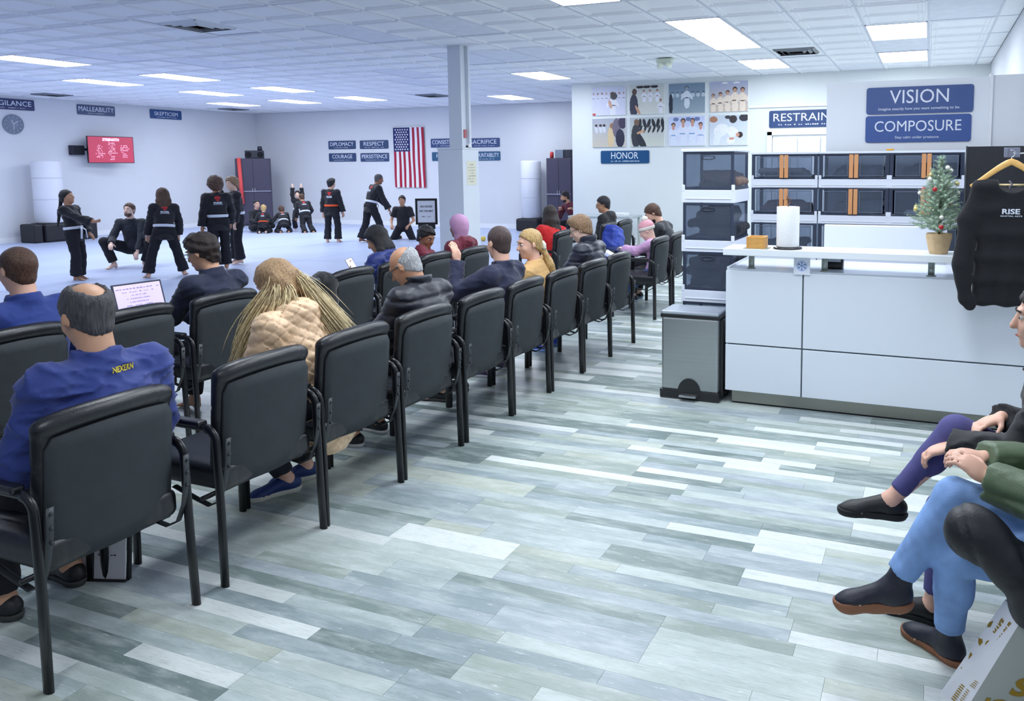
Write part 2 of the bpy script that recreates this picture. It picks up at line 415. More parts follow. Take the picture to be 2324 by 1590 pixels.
while y < YH:
    x = MX-rp.uniform(0, 1.2)
    while x < XR:
        Lg = 1.22; x2 = x+Lg; kind = rp.random()
        cells = []
        if kind < .30: cells = [(x, x2, 0, 1)] if rp.random() < .35 else [(x, x+Lg*.5, 0, 1), (x+Lg*.5, x2, 0, 1)]
        else:
            for a, bq in ((0, .5), (.5, 1)):
                cuts = [x]; 
                if rp.random() < .75: cuts.append(x+Lg*rp.choice([.25, .4, .5, .6, .75]))
                cuts.append(x2)
                for c0, c1 in zip(cuts[:-1], cuts[1:]): cells.append((c0, c1, a, bq))
        for c0, c1, a, bq in cells:
            c0_, c1_ = max(c0, MX), min(c1, XR)
            if c1_-c0_ > .02: planks.append((c0_, c1_, y+a*PW, y+bq*PW))
        x = x2
    y += PW
def parea(p):
    q = pxy((p[0]+p[1])/2, (p[2]+p[3])/2, 0)
    if q is None or not (-150 < q[0] < 2450 and 300 < q[1] < 1720): return 0
    v = Vector(((p[0]+p[1])/2, (p[2]+p[3])/2, -EYE)); return (p[1]-p[0])*(p[3]-p[2])*EYE/v.length**3
planks.sort(key=parea, reverse=True)
def plank_geo(p, V, Fc):
    g = .0005; i = len(V); x0, x1, y0, y1 = p[0]+g, p[1]-g, p[2]+g*.7, p[3]-g*.7
    for z in (-.006, 0):
        V += [(x0, y0, z), (x1, y0, z), (x1, y1, z), (x0, y1, z)]
    Fc += [(i+4, i+5, i+6, i+7), (i, i+1, i+5, i+4), (i+1, i+2, i+6, i+5), (i+2, i+3, i+7, i+6), (i+3, i, i+4, i+7)]
def plank_attr(me, cols, shifts):
    a = me.attributes.new('tone', 'FLOAT_COLOR', 'FACE'); a.data.foreach_set('color', np.array(cols, np.float32).ravel())
    b = me.attributes.new('shift', 'FLOAT_VECTOR', 'FACE'); b.data.foreach_set('vector', np.array(shifts, np.float32).ravel())
SV, SF, SC, SS = [], [], [], []
for k, p in enumerate(planks):
    c = tone(rp)+(1,); sh = (rp.uniform(0, 40), rp.uniform(0, 40), 0)
    if k < 300:
        V, Fc = [], []; plank_geo(p, V, Fc); o = mobj('floor_plank', V, Fc, PM, floor); plank_attr(o.data, [c]*5, [sh]*5)
    else:
        plank_geo(p, SV, SF); SC += [c]*5; SS += [sh]*5
o = mobj('floor_planks_far', SV, SF, PM, floor); plank_attr(o.data, SC, SS); o['kind'] = 'stuff'
# --- training mats
matm = mat('mat_vinyl', (184, 196, 226), .42, var=.05, vscale=1.1, bump=.04, bscale=140)
mx = [XL, -17.6, -15.4, -13.2, -10.8, -8.4, MX]; my = [YR, 2.6, 6.9, 11.25, 15.0, YB]
for j in range(len(my)-1):
    for i in range(len(mx)-1):
        x1 = mx[i+1]
        if my[j] >= 15 and x1 > XH: x1 = XH
        nm = ['left wall', 'second strip from left wall', 'third strip from left wall', 'middle strip', 'second strip from chairs', 'strip beside the front chairs'][i]
        nr = ['behind the view', 'nearest row', 'second row', 'third row', 'row against back wall'][j]
        o = box('training_mat', (mx[i]+.007, my[j]+.007, -.005), (x1-.007, my[j+1]-.007, .004), matm, None, .0025)
        tag(o, 'smooth pale blue training mat, %s, %s' % (nm, nr), 'mat', 'training mats')
# --- ceiling
ceil = struct(box('ceiling', (XL, YR, CZ+.05), (XR, YB, CZ+.1), mat('ceiling_void', (150, 154, 165), .9)))
tx = [-2.3175]
while tx[0] > XL: tx.insert(0, tx[0]-.705)
while tx[-1] < XR: tx.append(tx[-1]+.75)
ty = [9.67-1.265/2]
while ty[0] > YR: ty.insert(0, ty[0]-1.265)
while ty[-1] < YB: ty.append(ty[-1]+1.265)
ci = tx.index(-2.3175)-1   # column whose centre is -2.67
cj = next(j for j, v in enumerate(ty) if abs(v-(9.67-.6325)) < .01)
lights = [(-1, -2), (0, 0), (0, 1), (0, 3), (3, 1), (3, 3), (-6, 3), (-10, 6), (-15, -1), (-18, 1), (-15, 1), (-18, 3), (-15, 3), (-21, 5), (-18, 5), (-15, 5),
          (3, -3), (3, -5), (-1, -5), (2, -8), (1, -4), (-18, -3), (-13, -4), (-22, -1)]  # beyond the frame; nearest ones and counter one added to brighten the foreground
vents = {(-8, -2): 1, (-12, 5): 2, (-23, 2): 2, (1, 2): 3, (-23, 6): 2}
plain = {(-6, -1), (-4, -1), (-4, 1), (-12, 0), (-5, 1), (-13, -1), (-2, 3), (-9, 2), (-17, -2), (-10, 3), (-4, 3), (3, 2), (4, 0), (2, 4), (-6, 1), (-19, 0)}
def tile_geo(w, l, plain_=False, seed=0):
    V, Fc = [], []
    if plain_:
        r = random.Random(seed); n = 4; sag = r.uniform(.004, .014)
        for j in range(n+1):
            for i in range(n+1):
                V.append(((i/n-.5)*w, (j/n-.5)*l, -sag*math.sin(PI*i/n)*math.sin(PI*j/n)*r.uniform(.6, 1.2)))
        for j in range(n):
            for i in range(n): a = j*(n+1)+i; Fc.append((a, a+n+1, a+n+2, a+1))
        return V, Fc
    for cy in (-l/4, l/4):
        prev = None
        for f, z in ((1, 0), (.95, 0), (.93, -.012), (.87, -.012), (.85, 0), (.80, 0), (.78, -.009), (.74, -.009), (.72, 0)):
            i = len(V); a, b = w/2*f, l/4*f
            V += [(-a, cy-b, z), (a, cy-b, z), (a, cy+b, z), (-a, cy+b, z)]
            if prev is not None:
                for q in range(4): Fc.append((prev+q, i+q, i+(q+1) % 4, prev+(q+1) % 4))
            prev = i
        Fc.append((prev, prev+3, prev+2, prev+1))
    return V, Fc
tmesh = {}
tiles = []
lightset = set(lights)
for i in range(len(tx)-1):
    for j in range(len(ty)-1):
        k = (i-ci, j-cj)
        x0, x1, y0, y1 = max(tx[i], XL), min(tx[i+1], XR), max(ty[j], YR), min(ty[j+1], YB)
        if x1-x0 < .06 or y1-y0 < .06: continue
        if x0 > XH-.1 and y0 >= YH: continue
        if k in lightset or k in vents: continue
        full = (x1-x0 > .69 and y1-y0 > 1.2)
        q = pxy((x0+x1)/2, (y0+y1)/2, CZ); vis = 0
        if q and -80 < q[0] < 2400 and -60 < q[1] < 300: vis = 1/q[2]**3
        tiles.append((vis, k, x0, x1, y0, y1, full))
tiles.sort(reverse=True)
TV, TF = [], []
for n, (vis, k, x0, x1, y0, y1, full) in enumerate(tiles):
    w_, l_ = x1-x0-.02, y1-y0-.02; isp = k in plain or not full
    c = ((x0+x1)/2, (y0+y1)/2, CZ+.006)
    if n < 300 and vis > 0:
        key = (round(w_, 3), round(l_, 3), isp, hash(k) % 5 if isp else 0)
        if key not in tmesh:
            V, Fc = tile_geo(w_, l_, isp, hash(k) % 5)
            o = mobj('ceiling_tile', V, Fc, ceilp if (isp and full) else ceilm, ceil); tmesh[key] = o.data
        else: o = link(bpy.data.objects.new('ceiling_tile', tmesh[key]), ceil)
        o.location = c
    else:
        V, Fc = tile_geo(w_, l_, isp, 0); b0 = len(TV)
        TV += [(v[0]+c[0], v[1]+c[1], v[2]+c[2]) for v in V]; TF += [tuple(b0+q for q in f) for f in Fc]
o = mobj('ceiling_tiles_far', TV, TF, ceilm, ceil); o['kind'] = 'stuff'
bm = bmesh.new()
for x in tx[1:-1]:
    ye = YB if x < XH else YH
    bx(bm, (x, (YR+ye)/2, CZ+.006), (.024, ye-YR, .012))
for yv in ty[1:-1]:
    xe = XR if yv < YH else XH
    bx(bm, ((XL+xe)/2, yv, CZ+.0065), (xe-XL, .024, .012))
bobj('ceiling_grid', bm, gridm, ceil)
panel = bpy.data.materials.new('light_panel'); panel.use_nodes = True
pb = panel.node_tree.nodes['Principled BSDF']; pb.inputs['Base Color'].default_value = (.9, .95, 1, 1)
pb.inputs['Emission Color'].default_value = (.88, .94, 1, 1); pb.inputs['Emission Strength'].default_value = PANEL_E
lname = {(1,-4):'added out of view to brighten the counter and the floor before it', (3,-5):'added out of view near the seated women to brighten the foreground', (-1,-5):'added out of view above the near chairs to brighten the foreground', (2,-8):'added out of view behind the viewpoint as fill light', (3,-3):'overhead above the seated women, out of view', (-18,-3):'out of view over the near left mats', (-13,-4):'out of view over the nearest mats', (-22,-1):'out of view by the left wall', (-1,-2):'cut off at the top edge of the picture', (0,0):'near one of the adjoining pair over the floor', (0,1):'far one of the adjoining pair over the floor', (0,3):'beside the dark air vent before the photo wall', (3,1):'near one above the navy wall signs', (3,3):'far one above the navy wall signs', (-6,3):'right of the pillar, nearer one', (-10,6):'right of the pillar, against the back wall', (-15,-1):'at the left edge above the mats', (-18,1):'left one of second row over mats', (-15,1):'right one of second row over mats', (-18,3):'left one of third row over mats', (-15,3):'right one of third row over mats', (-21,5):'last row over mats, nearest the left wall', (-18,5):'last row over mats, middle one', (-15,5):'last row over mats, nearest the pillar'}
LB = None
for k in lights:
    i, j = k[0]+ci, k[1]+cj
    x0, x1, y0, y1 = tx[i], tx[i+1], ty[j], ty[j+1]; wv, lv = x1-x0-.03, y1-y0-.03
    t = thing('ceiling_light', 'flat white ceiling light panel, %s' % lname.get(k, 'out of view overhead'), 'light', ((x0+x1)/2, (y0+y1)/2, CZ), group='ceiling light panels')
    V, Fc = [(-wv/2+.01, -lv/2+.01, -.001), (wv/2-.01, -lv/2+.01, -.001), (wv/2-.01, lv/2-.01, -.001), (-wv/2+.01, lv/2-.01, -.001)], [(0, 3, 2, 1)]
    mobj('diffuser', V, Fc, panel, t)
    bm = bmesh.new()
    for s in (-1, 1):
        bx(bm, (s*wv/2, 0, 0), (.022, lv+.022, .014)); bx(bm, (0, s*lv/2, 0), (wv, .022, .014))
    bobj('frame', bm, gridm, t)
vn = {(-8,-2):'square four-way air diffuser above the mats', (-12,5):'dark ceiling vent left of the pillar', (-23,2):'dark ceiling vent by the left wall', (1,2):'dark slotted vent beside a light panel', (-23,6):'dark ceiling vent near the far left corner'}
for k, kind in vents.items():
    i, j = k[0]+ci, k[1]+cj; x0, x1, y0, y1 = tx[i], tx[i+1], ty[j], ty[j+1]; wv, lv = x1-x0-.03, y1-y0-.03
    t = thing('ceiling_vent', vn[k], 'vent', ((x0+x1)/2, (y0+y1)/2, CZ))
    box('backing', (-wv/2, -lv/2, .01), (wv/2, lv/2, .02), ceilm if kind == 1 else ceilm, t)
    bm = bmesh.new(); vm = mat('vent_grey', (120, 124, 132), .5)
    a = .29
    bx(bm, (0, 0, .012), (a*2, a*2, .004)); bobj('duct_opening', bm, darkm, t)
    for q in range(3):
        f = a*(1-.28*q); bm = bmesh.new()
        for s in (-1, 1):
            for ax in (0, 1):
                R = Matrix.Rotation(s*(-.6 if ax == 0 else .6), 3, 'Y' if ax == 0 else 'X')
                c = (s*f, 0, -.004) if ax == 0 else (0, s*f, -.004)
                dd = (.05, 2*f, .003) if ax == 0 else (2*f, .05, .003)
                bx(bm, c, dd, rot=R)
        bobj('louvre', bm, mat('vent_white', (222, 226, 232), .5) if kind == 1 else vm, t)
def ceiling_gadget(x, y):
    t = thing('emergency_light', 'small greenish white twin-head emergency light on the ceiling', 'emergency light', (x, y, CZ-.002))
    bm = bmesh.new(); bx(bm, (0, 0, -.04), (.26, .13, .07), .012); bobj('housing', bm, mat('ivory', (216, 222, 205), .5), t)
    for s in (-1, 1):
        bm = bmesh.new(); lathe(bm, [(.02, .0), (.05, -.02), (.062, -.06), (.06, -.075), (0, -.078)], n=16, mtx=Matrix.Translation((s*.09, -.03, -.07)) @ Matrix.Rotation(.5*s, 4, 'Y'))
        bobj('lamp_head', bm, mat('ivory_lens', (226, 232, 214), .3), t, True)
ceiling_gadget(-4.0, 12.1)
# ------------------------------------------------------------------ guest chairs
leather = mat('black_leather', (22, 24, 30), .36, bump=.12, bscale=220, spec=.6)
fabric = mat('charcoal_back_cloth', (44, 50, 55), .75, var=.10, vscale=14, bump=.18, bscale=320)
tubem = mat('black_tube', (20, 22, 27), .32, spec=.6)
brackm = mat('bracket_metal', (58, 62, 66), .45, metal=.4)
def make_chair(label):
    t = thing('guest_chair', label, 'chair', group='black guest chairs')
    s = SDF(.0095, .03)
    s.rbox((0, .0, .432), (.215, .215, .022), .032)
    V, Q = s.mesh(disp=lambda P: -.012*np.clip(1-((P[:, 0]/.25)**2+((P[:, 1])/.25)**2), 0, 1)*(P[:, 2] > .43)+.004*np.clip(1-np.abs(np.abs(P[:, 0])-.17)/.006, 0, 1))
    np_mesh('seat', V, Q, leather, t)
    bm = bmesh.new(); bx(bm, (0, -.01, .378), (.42, .40, .018), .006); bobj('seat_pan', bm, tubem, t)
    # backrest cushion with its top roll: reclined, curved in plan
    def shp(P):   # straighten before measuring
        return P
    s = SDF(.0095, .02); sec = 21
    for i in range(sec):
        u = (i/(sec-1)-.5)*2; y = -.245+.035*u*u; x = .215*u; top = .908-.010*u*u-.012*u**4
        s.cone((x, y+.035, .425), (x, y-.012, top-.03), .026, .030, k=.012)
        if i < sec-1:
            u2 = ((i+1)/(sec-1)-.5)*2; y2 = -.245+.035*u2*u2; x2 = .215*u2; t2 = .908-.010*u2*u2-.012*u2**4
            s.cone((x, y-.022, top-.024), (x2, y2-.022, t2-.024), .033, .033, k=.012)
    V, Q = s.mesh(disp=lambda P: .0035*np.clip(1-np.abs(P[:, 2]-.73)/.006, 0, 1)*(P[:, 1] > -.24)+.003*np.clip(1-np.abs(np.abs(P[:, 0])-.168)/.004, 0, 1)*(P[:, 2] > .84))
    np_mesh('backrest', V, Q, leather, t)
    # rear shell, dull charcoal
    V, Fc = [], []; nu, nv = 12, 8
    for side in (0, 1):
        for j in range(nv+1):
            v = j/nv
            for i in range(nu+1):
                u = (i/nu-.5)*2; rr = 1-.10*max(0, (v-.85)/.15)**2-.12*max(0, (.15-v)/.15)**2
                x = .228*u*rr; z = .385+.465*v-(.02*u*u if v > .9 else 0)
                y = -.245+.035*u*u+.035*(1-v)-.014*v-.030-(.012 if side else 0)
                V.append((x, y, z))
    m_ = (nu+1)*(nv+1)
    for j in range(nv):
        for i in range(nu):
            a = j*(nu+1)+i; Fc.append((a, a+1, a+nu+2, a+nu+1)); Fc.append((m_+a, m_+a+nu+1, m_+a+nu+2, m_+a+1))
    for i in range(nu):
        Fc.append((i, m_+i, m_+i+1, i+1)); a = nv*(nu+1)+i; Fc.append((a, a+1, m_+a+1, m_+a))
    for j in range(nv):
        a = j*(nu+1); Fc.append((a, a+nu+1, m_+a+nu+1, m_+a)); a += nu; Fc.append((a, m_+a, m_+a+nu+1, a+nu+1))
    mobj('back_panel', V, Fc, fabric, t, True)['label'] = 'charcoal grey cloth panel'
    for sx in (-1, 1):
        X = sx*.272
        path = [(X*1.02, -.262, .0), (X, -.258, .30), (X, -.252, .57)]+[(X, -.252+.055-.055*math.cos(a), .60+.055*math.sin(a)) for a in (.25, .6, .95, 1.3, 1.57)]
        bm = bmesh.new(); tube(bm, path, .013, .021, 10, upv=(0, 1, 0)); bobj('leg', bm, tubem, t, True)
        path = [(X, .16, .655)]+[(X, .19+.05*math.sin(a), .605+.05*math.cos(a)) for a in (.2, .6, 1.0, 1.4)]+[(X, .243, .5), (X*1.01, .247, .3), (X*1.02, .252, 0)]
        bm = bmesh.new(); tube(bm, path, .013, .021, 10, upv=(0, 1, 0)); bobj('leg', bm, tubem, t, True)
        bm = bmesh.new(); tube(bm, [(X, -.20, .655), (X, .17, .655)], .013, .013, 8); 
        bx(bm, (X, -.015, .672), (.046, .34, .026), .010); bobj('armrest', bm, leather, t)
        bm = bmesh.new(); tube(bm, [(sx*.248, -.292, .62), (sx*.250, -.284, .52), (sx*.252, -.262, .42), (sx*.252, -.225, .345), (sx*.250, -.17, .318), (sx*.245, -.09, .332), (sx*.235, .05, .362)], .014, .0045, 8, upv=(0, -1, .2))
        for zz in (.60, .55, .50):
            bmesh.ops.create_uvsphere(bm, u_segments=6, v_segments=4, radius=.007, matrix=Matrix.Translation((sx*.248, -.296+.003*(.6-zz)*20, zz)))
        bobj('back_bracket', bm, brackm, t, True)
    bm = bmesh.new(); tube(bm, [(-.27, .17, .36), (.27, .17, .36)], .011, n=8); tube(bm, [(-.27, -.15, .35), (.27, -.15, .35)], .011, n=8); bobj('seat_frame', bm, tubem, t, True)
    return t
chairs = {}
RX, FX = -2.89, -4.51
spec = [
 ('R1', RX, 1.82, 'nearest of the rear row, balding man in blue jacket in it'),
 ('R2', RX, 2.515, 'empty second chair of the rear row'),
 ('R3', RX, 3.10, 'third of rear row, blonde woman in tan coat leaning from it'),
 ('R4', RX, 3.69, 'fourth of rear row, bald man in navy puffer in it'),
 ('R5', RX, 4.31, 'empty fifth of rear row, behind the navy jacket man'),
 ('R6', RX, 4.89, 'sixth of rear row, man raising his hand in it'),
 ('R7', RX, 5.49, 'seventh of rear row, woman in tan jacket in it'),
 ('R8', RX, 6.10, 'eighth of rear row, boy in dark puffer in it'),
 ('R9', RX, 6.69, 'ninth and last of the unbroken rear row'),
 ('R10', RX-.17, 8.40, 'girl in pink hat in it, past the gap'),
 ('R11', RX-.17, 9.02, 'bearded man in it, beside the bin stack'),
 ('F0', FX, 2.50, 'front row, man in royal blue shirt in it'),
 ('F1', FX+.03, 3.11, 'front row, empty, left of the laptop man'),
 ('F2', FX+.05, 3.72, 'front row, man with the laptop in it'),
 ('F3', FX+.08, 4.29, 'front row, empty, half hidden by the blonde head'),
 ('F4', FX+.03, 4.95, 'front row, black coat hung on its left edge'),
 ('F5', FX+.03, 5.54, 'front row, person with phone in it'),
 ('F6', FX, 6.12, 'front row, behind curly haired child'),
 ('F7', FX+.05, 6.72, 'front row, person in pink head cover in it'),
 ('F8', FX+.02, 8.83, 'front row, person in red sweater in it'),
 ('F9', FX+.05, 10.25, 'front row, blue backpack hung on it'),
 ('F10', FX+.05, 10.90, 'front row, far end by the folding table'),
]
proto = None
for k, x, y, lb in spec:
    lab = 'black leather armchair, %s' % lb
    if proto is None:
        proto = make_chair(lab); c = proto; c.location = (x, y, 0); c.rotation_euler = (0, 0, PI/2)
    else: c = copy_thing(proto, (x, y, 0), PI/2+random.Random(k).uniform(-.03, .03), lab)
    chairs[k] = c
# bench by the right wall
t = thing('waiting_chair', 'low black seat along the right wall under two women', 'seat', (.63, 2.85, 0), PI/2)
bm = bmesh.new(); bx(bm, (0, 0, .40), (1.15, .44, .09), .03); bobj('seat', bm, leather, t)
bm = bmesh.new(); bx(bm, (0, -.25, .66), (1.15, .07, .5), .03); bobj('backrest', bm, leather, t)
for sx in (-.52, .52):
    for sy in (-.19, .19):
        bm = bmesh.new(); tube(bm, [(sx, sy, 0), (sx, sy, .36)], .016, n=8); bobj('leg', bm, tubem, t, True)
# ------------------------------------------------------------------ reception counter
cw = mat('counter_white', (222, 229, 240), .28, var=.01, vscale=1, coat=.2)
groove = mat('joint_grey', (140, 152, 158), .6)
ctr = thing('reception_counter', 'long white reception counter with steel plinth and raised ledge', 'counter', (-1.32, 5.37, 0))
W = .92+1.32-.02
box('carcass', (.015, .02, .10), (W, .70, .95), mat('joint_dark', (105, 116, 122), .6), ctr)
for x0, x1 in ((0, .533), (.543, W)):
    for z0, z1 in ((.103, .436), (.446, .967)):
        box('front_panel', (x0, 0, z0), (x1, .024, z1), cw, ctr, .003)
box('side_panel', (0, .026, .103), (.02, .72, .967), cw, ctr, .002)
box('plinth', (.04, .045, .012), (W, .07, .10), mat('brushed_steel', (150, 150, 142), .35, metal=.8, stretch=(1, 1, 30), bump=.05), ctr)
box('plinth_foot', (.04, .05, 0), (W, .68, .012), darkm, ctr)
box('worktop', (.02, .026, .952), (W, .72, .978), cw, ctr, .003)
box('side_rim', (0, .026, .967), (.022, .72, .99), cw, ctr, .002)
led = box('ledge', (-.005, -.075, 1.083), (1.532, .235, 1.131), mat('ledge_white', (232, 238, 244), .3), ctr, .004)
for x in (.165, .67, 1.35):
    bm = bmesh.new(); tube(bm, [(x, .08, .975), (x, .08, 1.085)], .021, n=20); 
    bmesh.ops.create_cone(bm, cap_ends=True, segments=20, radius1=.032, radius2=.032, depth=.006, matrix=Matrix.Translation((x, .08, .981)))
    bobj('ledge_post', bm, mat('satin_post', (165, 172, 165), .3, metal=.7), ctr, True)
# objects on counter
t = thing('tissue_box', 'small square honey-coloured wooden box on the ledge', 'box', (-1.10, 5.37, 1.131))
wd = mat('honey_wood', (214, 160, 88), .45, var=.12, vscale=20, stretch=(1, 6, 6))
bm = bmesh.new()
for s in (-1, 1): bx(bm, (s*.057, 0, .042), (.012, .126, .084), .002); bx(bm, (0, s*.057, .042), (.102, .012, .084), .002)
bobj('box_wall', bm, wd, t); box('box_floor', (-.05, -.05, .002), (.05, .05, .012), wd, t)
box('coaster', (-.085, -.07, -.0005), (.085, .07, .003), mat('grey_mat', (150, 160, 160), .6), t)
t = thing('paper_towel_holder', 'white paper towel roll standing on a black disc holder', 'paper towel', (-.895, 5.40, 1.131))
pt = mat('tissue_white', (236, 238, 240), .9, bump=.25, bscale=120)
bm = bmesh.new(); lathe(bm, [(.098, 0), (.098, .01), (.09, .014), (0, .014)], n=40); bobj('base', bm, tubem, t, True)
bm = bmesh.new(); lathe(bm, [(.0, .016), (.076, .016), (.077, .02), (.077, .286), (.075, .29), (.022, .29), (.02, .28)], n=40); bobj('paper_roll', bm, pt, t, True)
bm = bmesh.new(); tube(bm, [(0, 0, .01), (0, 0, .31)]+[(.016*math.sin(a), 0, .33-.02*math.cos(a)) for a in (.6, 1.2, 2, 2.8, 3.6, 4.4)]+[(0, 0, .335), (-.012, 0, .37)], .004, n=8); bobj('rod', bm, mat('bronze', (110, 80, 60), .4, metal=.6), t, True)
t = thing('snowflake_card', 'small white card printed with a blue snowflake on the counter front', 'card', (-.79, 5.362, 1.02))
box('card', (-.055, -.002, -.06), (.055, .001, .055), mat('card_white', (226, 232, 246), .6), t)
bm = bmesh.new()
for q in range(6):
    R = Matrix.Rotation(q*PI/3, 3, 'Y')
    bx(bm, R @ Vector((0, -.0035, .02)), (.006, .001, .036), rot=R)
    for s in (-1, 1):
        R2 = Matrix.Rotation(q*PI/3+s*.8, 3, 'Y'); bx(bm, R @ Vector((s*.007, -.0035, .026)), (.005, .001, .02), rot=R2)
bobj('snowflake', bm, mat('snow_blue', (150, 180, 236), .6), t)
t = thing('card_reader', 'black card terminal with pale screen behind the ledge', 'card reader', (-.60, 5.62, .978))
bm = bmesh.new(); bx(bm, (0, 0, .05), (.12, .08, .10), .012, rot=Matrix.Rotation(-.3, 3, 'X')); bobj('terminal', bm, tubem, t)
box('screen', (-.045, -.062, .055), (.045, -.055, .10), mat('screen_pale', (205, 215, 225), .3), t)
t = thing('desk_screen', 'broad white desk divider standing behind the counter ledge', 'divider', (-.305, 6.16, 0))
bm = bmesh.new(); bx(bm, (0, 0, 1.055), (.875, .03, .39), .008); bobj('board', bm, mat('divider_white', (216, 222, 240), .5), t)
for x in (-.3, .3): box('foot', (x-.02, -.06, .86), (x+.02, .06, .885), trimm, t)
t2 = box('desk', (-1.28, 6.12, .70), (.88, 6.15, .86), trimm); tag(t2, 'white back edge of the desk hidden behind the counter', 'desk')
for o_, nm in ((t2, 'desk'),):
    box('desk_top', (-1.28, 6.15, .835), (.88, 6.65, .86), trimm, o_); box('desk_leg', (-1.26, 6.1, 0), (-1.22, 6.5, .83), trimm, o_); box('desk_leg', (.82, 6.1, 0), (.86, 6.5, .83), trimm, o_)
# trash can
t = thing('pedal_bin', 'rectangular steel pedal bin with black base beside the counter', 'trash can', (-1.585, 5.50, 0))
st = mat('brushed_bin_steel', (172, 176, 178), .30, metal=.85, var=.04, vscale=3, stretch=(1, 1, 40), bump=.03, bscale=40)
bm = bmesh.new(); bx(bm, (0, 0, .335), (.43, .28, .55), .018); bobj('body', bm, st, t)
bm = bmesh.new(); bx(bm, (0, .005, .035), (.452, .31, .07), .012); bobj('base', bm, tubem, t)
bm = bmesh.new(); bx(bm, (0, .01, .615), (.448, .30, .035), .012); bobj('rim', bm, tubem, t)
bm = bmesh.new(); bx(bm, (0, 0, .640), (.436, .285, .026), .012); bobj('lid', bm, mat('lid_steel', (176, 184, 196), .3, metal=.6), t)
bm = bmesh.new(); bx(bm, (.225, .03, .32), (.03, .24, .56), .008); bobj('hinge_side', bm, tubem, t)
bm = bmesh.new(); n = 16
ring = [bm.verts.new((.085*math.cos(PI*i/n), -.142, .06+.10*math.sin(PI*i/n))) for i in range(n+1)]; ring2 = [bm.verts.new((v.co.x, -.150, v.co.z)) for v in ring]
bm.faces.new(ring2); 
for i in range(n): bm.faces.new((ring[i], ring[i+1], ring2[i+1], ring2[i]))
bobj('pedal_recess', bm, tubem, t)
bm = bmesh.new(); bx(bm, (0, -.175, .038), (.13, .05, .014), .006); bobj('pedal', bm, mat('pedal_steel', (190, 194, 196), .2, metal=.9), t)
# ------------------------------------------------------------------ storage bins
bw = mat('bin_white', (222, 228, 242), .4)
gl = smoke('bin_smoke', (110, 120, 138), .26)
glf = smoke('bin_smoke_frame', (62, 70, 90), .8)
han = mat('bin_handle', (212, 150, 100), .45)
def make_bin(label, w, h, dpt, lid, doors, group):
    t = thing('storage_bin', label, 'storage bin', group=group)
    bd = .09*h/.36
    def ringbox(name, z0, z1, m, th=.012, ins=0):
        bm = bmesh.new()
        bx(bm, (0, -dpt/2+th/2+ins, (z0+z1)/2), (w-2*ins, th, z1-z0), .003); bx(bm, (0, dpt/2-th/2-ins, (z0+z1)/2), (w-2*ins, th, z1-z0), .003)
        bx(bm, (-w/2+th/2+ins, 0, (z0+z1)/2), (th, dpt-2*th-2*ins, z1-z0), .003); bx(bm, (w/2-th/2-ins, 0, (z0+z1)/2), (th, dpt-2*th-2*ins, z1-z0), .003)
        return bobj(name, bm, m, t)
    b_ = ringbox('base_band', 0, bd*.95, bw); 
    bm = bmesh.new()
    for sx in (-1, 1): bx(bm, (sx*(w/2-.014), -dpt/2+.004, bd*.95+.014), (.026, .012, .05), .004)
    bx(bm, (0, -dpt/2-.002, bd*.3), (w-.06, .006, .006), .001)
    bobj('corner_tab', bm, bw, b_)
    box('bin_floor', (-w/2+.015, -dpt/2+.015, .01), (w/2-.015, dpt/2-.015, .02), glf, t)
    z0, z1 = bd*.95, h-(.02 if lid else .0)
    bm = bmesh.new(); th = .006
    bx(bm, (0, dpt/2-.012, (z0+z1)/2), (w-.02, th, z1-z0))
    for s in (-1, 1): bx(bm, (s*(w/2-.012), 0, (z0+z1)/2), (th, dpt-.03, z1-z0))
    if not doors: bx(bm, (0, -dpt/2+.012, (z0+z1)/2), (w-.02, th, z1-z0))
    bobj('body', bm, gl, t)
    bm = bmesh.new(); fz = .018
    for yy in (-dpt/2+.010, dpt/2-.010):
        for s in (-1, 1): bx(bm, (s*(w/2-.022), yy, (z0+z1)/2), (.036 if doors else .022, .012, z1-z0), .003)
        bx(bm, (0, yy, z0+.010), (w-.06, .012, fz), .002); bx(bm, (0, yy, z1-.010), (w-.06, .012, fz), .002)
    for s in (-1, 1): bx(bm, (s*(w/2-.010), 0, z0+.01), (.014, dpt-.02, fz), .002)
    bobj('frame', bm, glf, t)
    if doors:
        for s in (-1, 1):
            dw = w/2-.055
            dr = box('door', (min(s*.004, s*dw), -dpt/2-.004, z0+.022), (max(s*.004, s*dw), -dpt/2+.003, z1-.022), gl, t, .002)
            box('handle', (min(s*.004, s*.044), -dpt/2-.018, z0+.012), (max(s*.004, s*.044), -dpt/2-.004, z1-.010), han, dr, .004)['label'] = 'tan door grip'
            bm = bmesh.new()
            for a in (.06, dw-.006): bx(bm, (s*a, -dpt/2-.006, (z0+z1)/2), (.006, .004, z1-z0-.07))
            for a in (z0+.034, z1-.034): bx(bm, (s*(dw+.06)/2, -dpt/2-.006, a), (dw-.06, .004, .006))
            bobj('door_rib', bm, mat('bin_rib', (96, 108, 130), .3), dr)
    else:
        bm = bmesh.new(); pts = [(.052*math.cos(a), -dpt/2+.006, z1-.045+.014*math.sin(a)) for a in [2*PI*i/20 for i in range(20)]]
        tube(bm, pts, .0035, n=6, closed=True); bobj('grip_slot', bm, glf, t, True)
    if lid: box('lid', (-w/2-.004, -dpt/2-.006, h-.022), (w/2+.004, dpt/2, h), bw, t, .004)
    return t
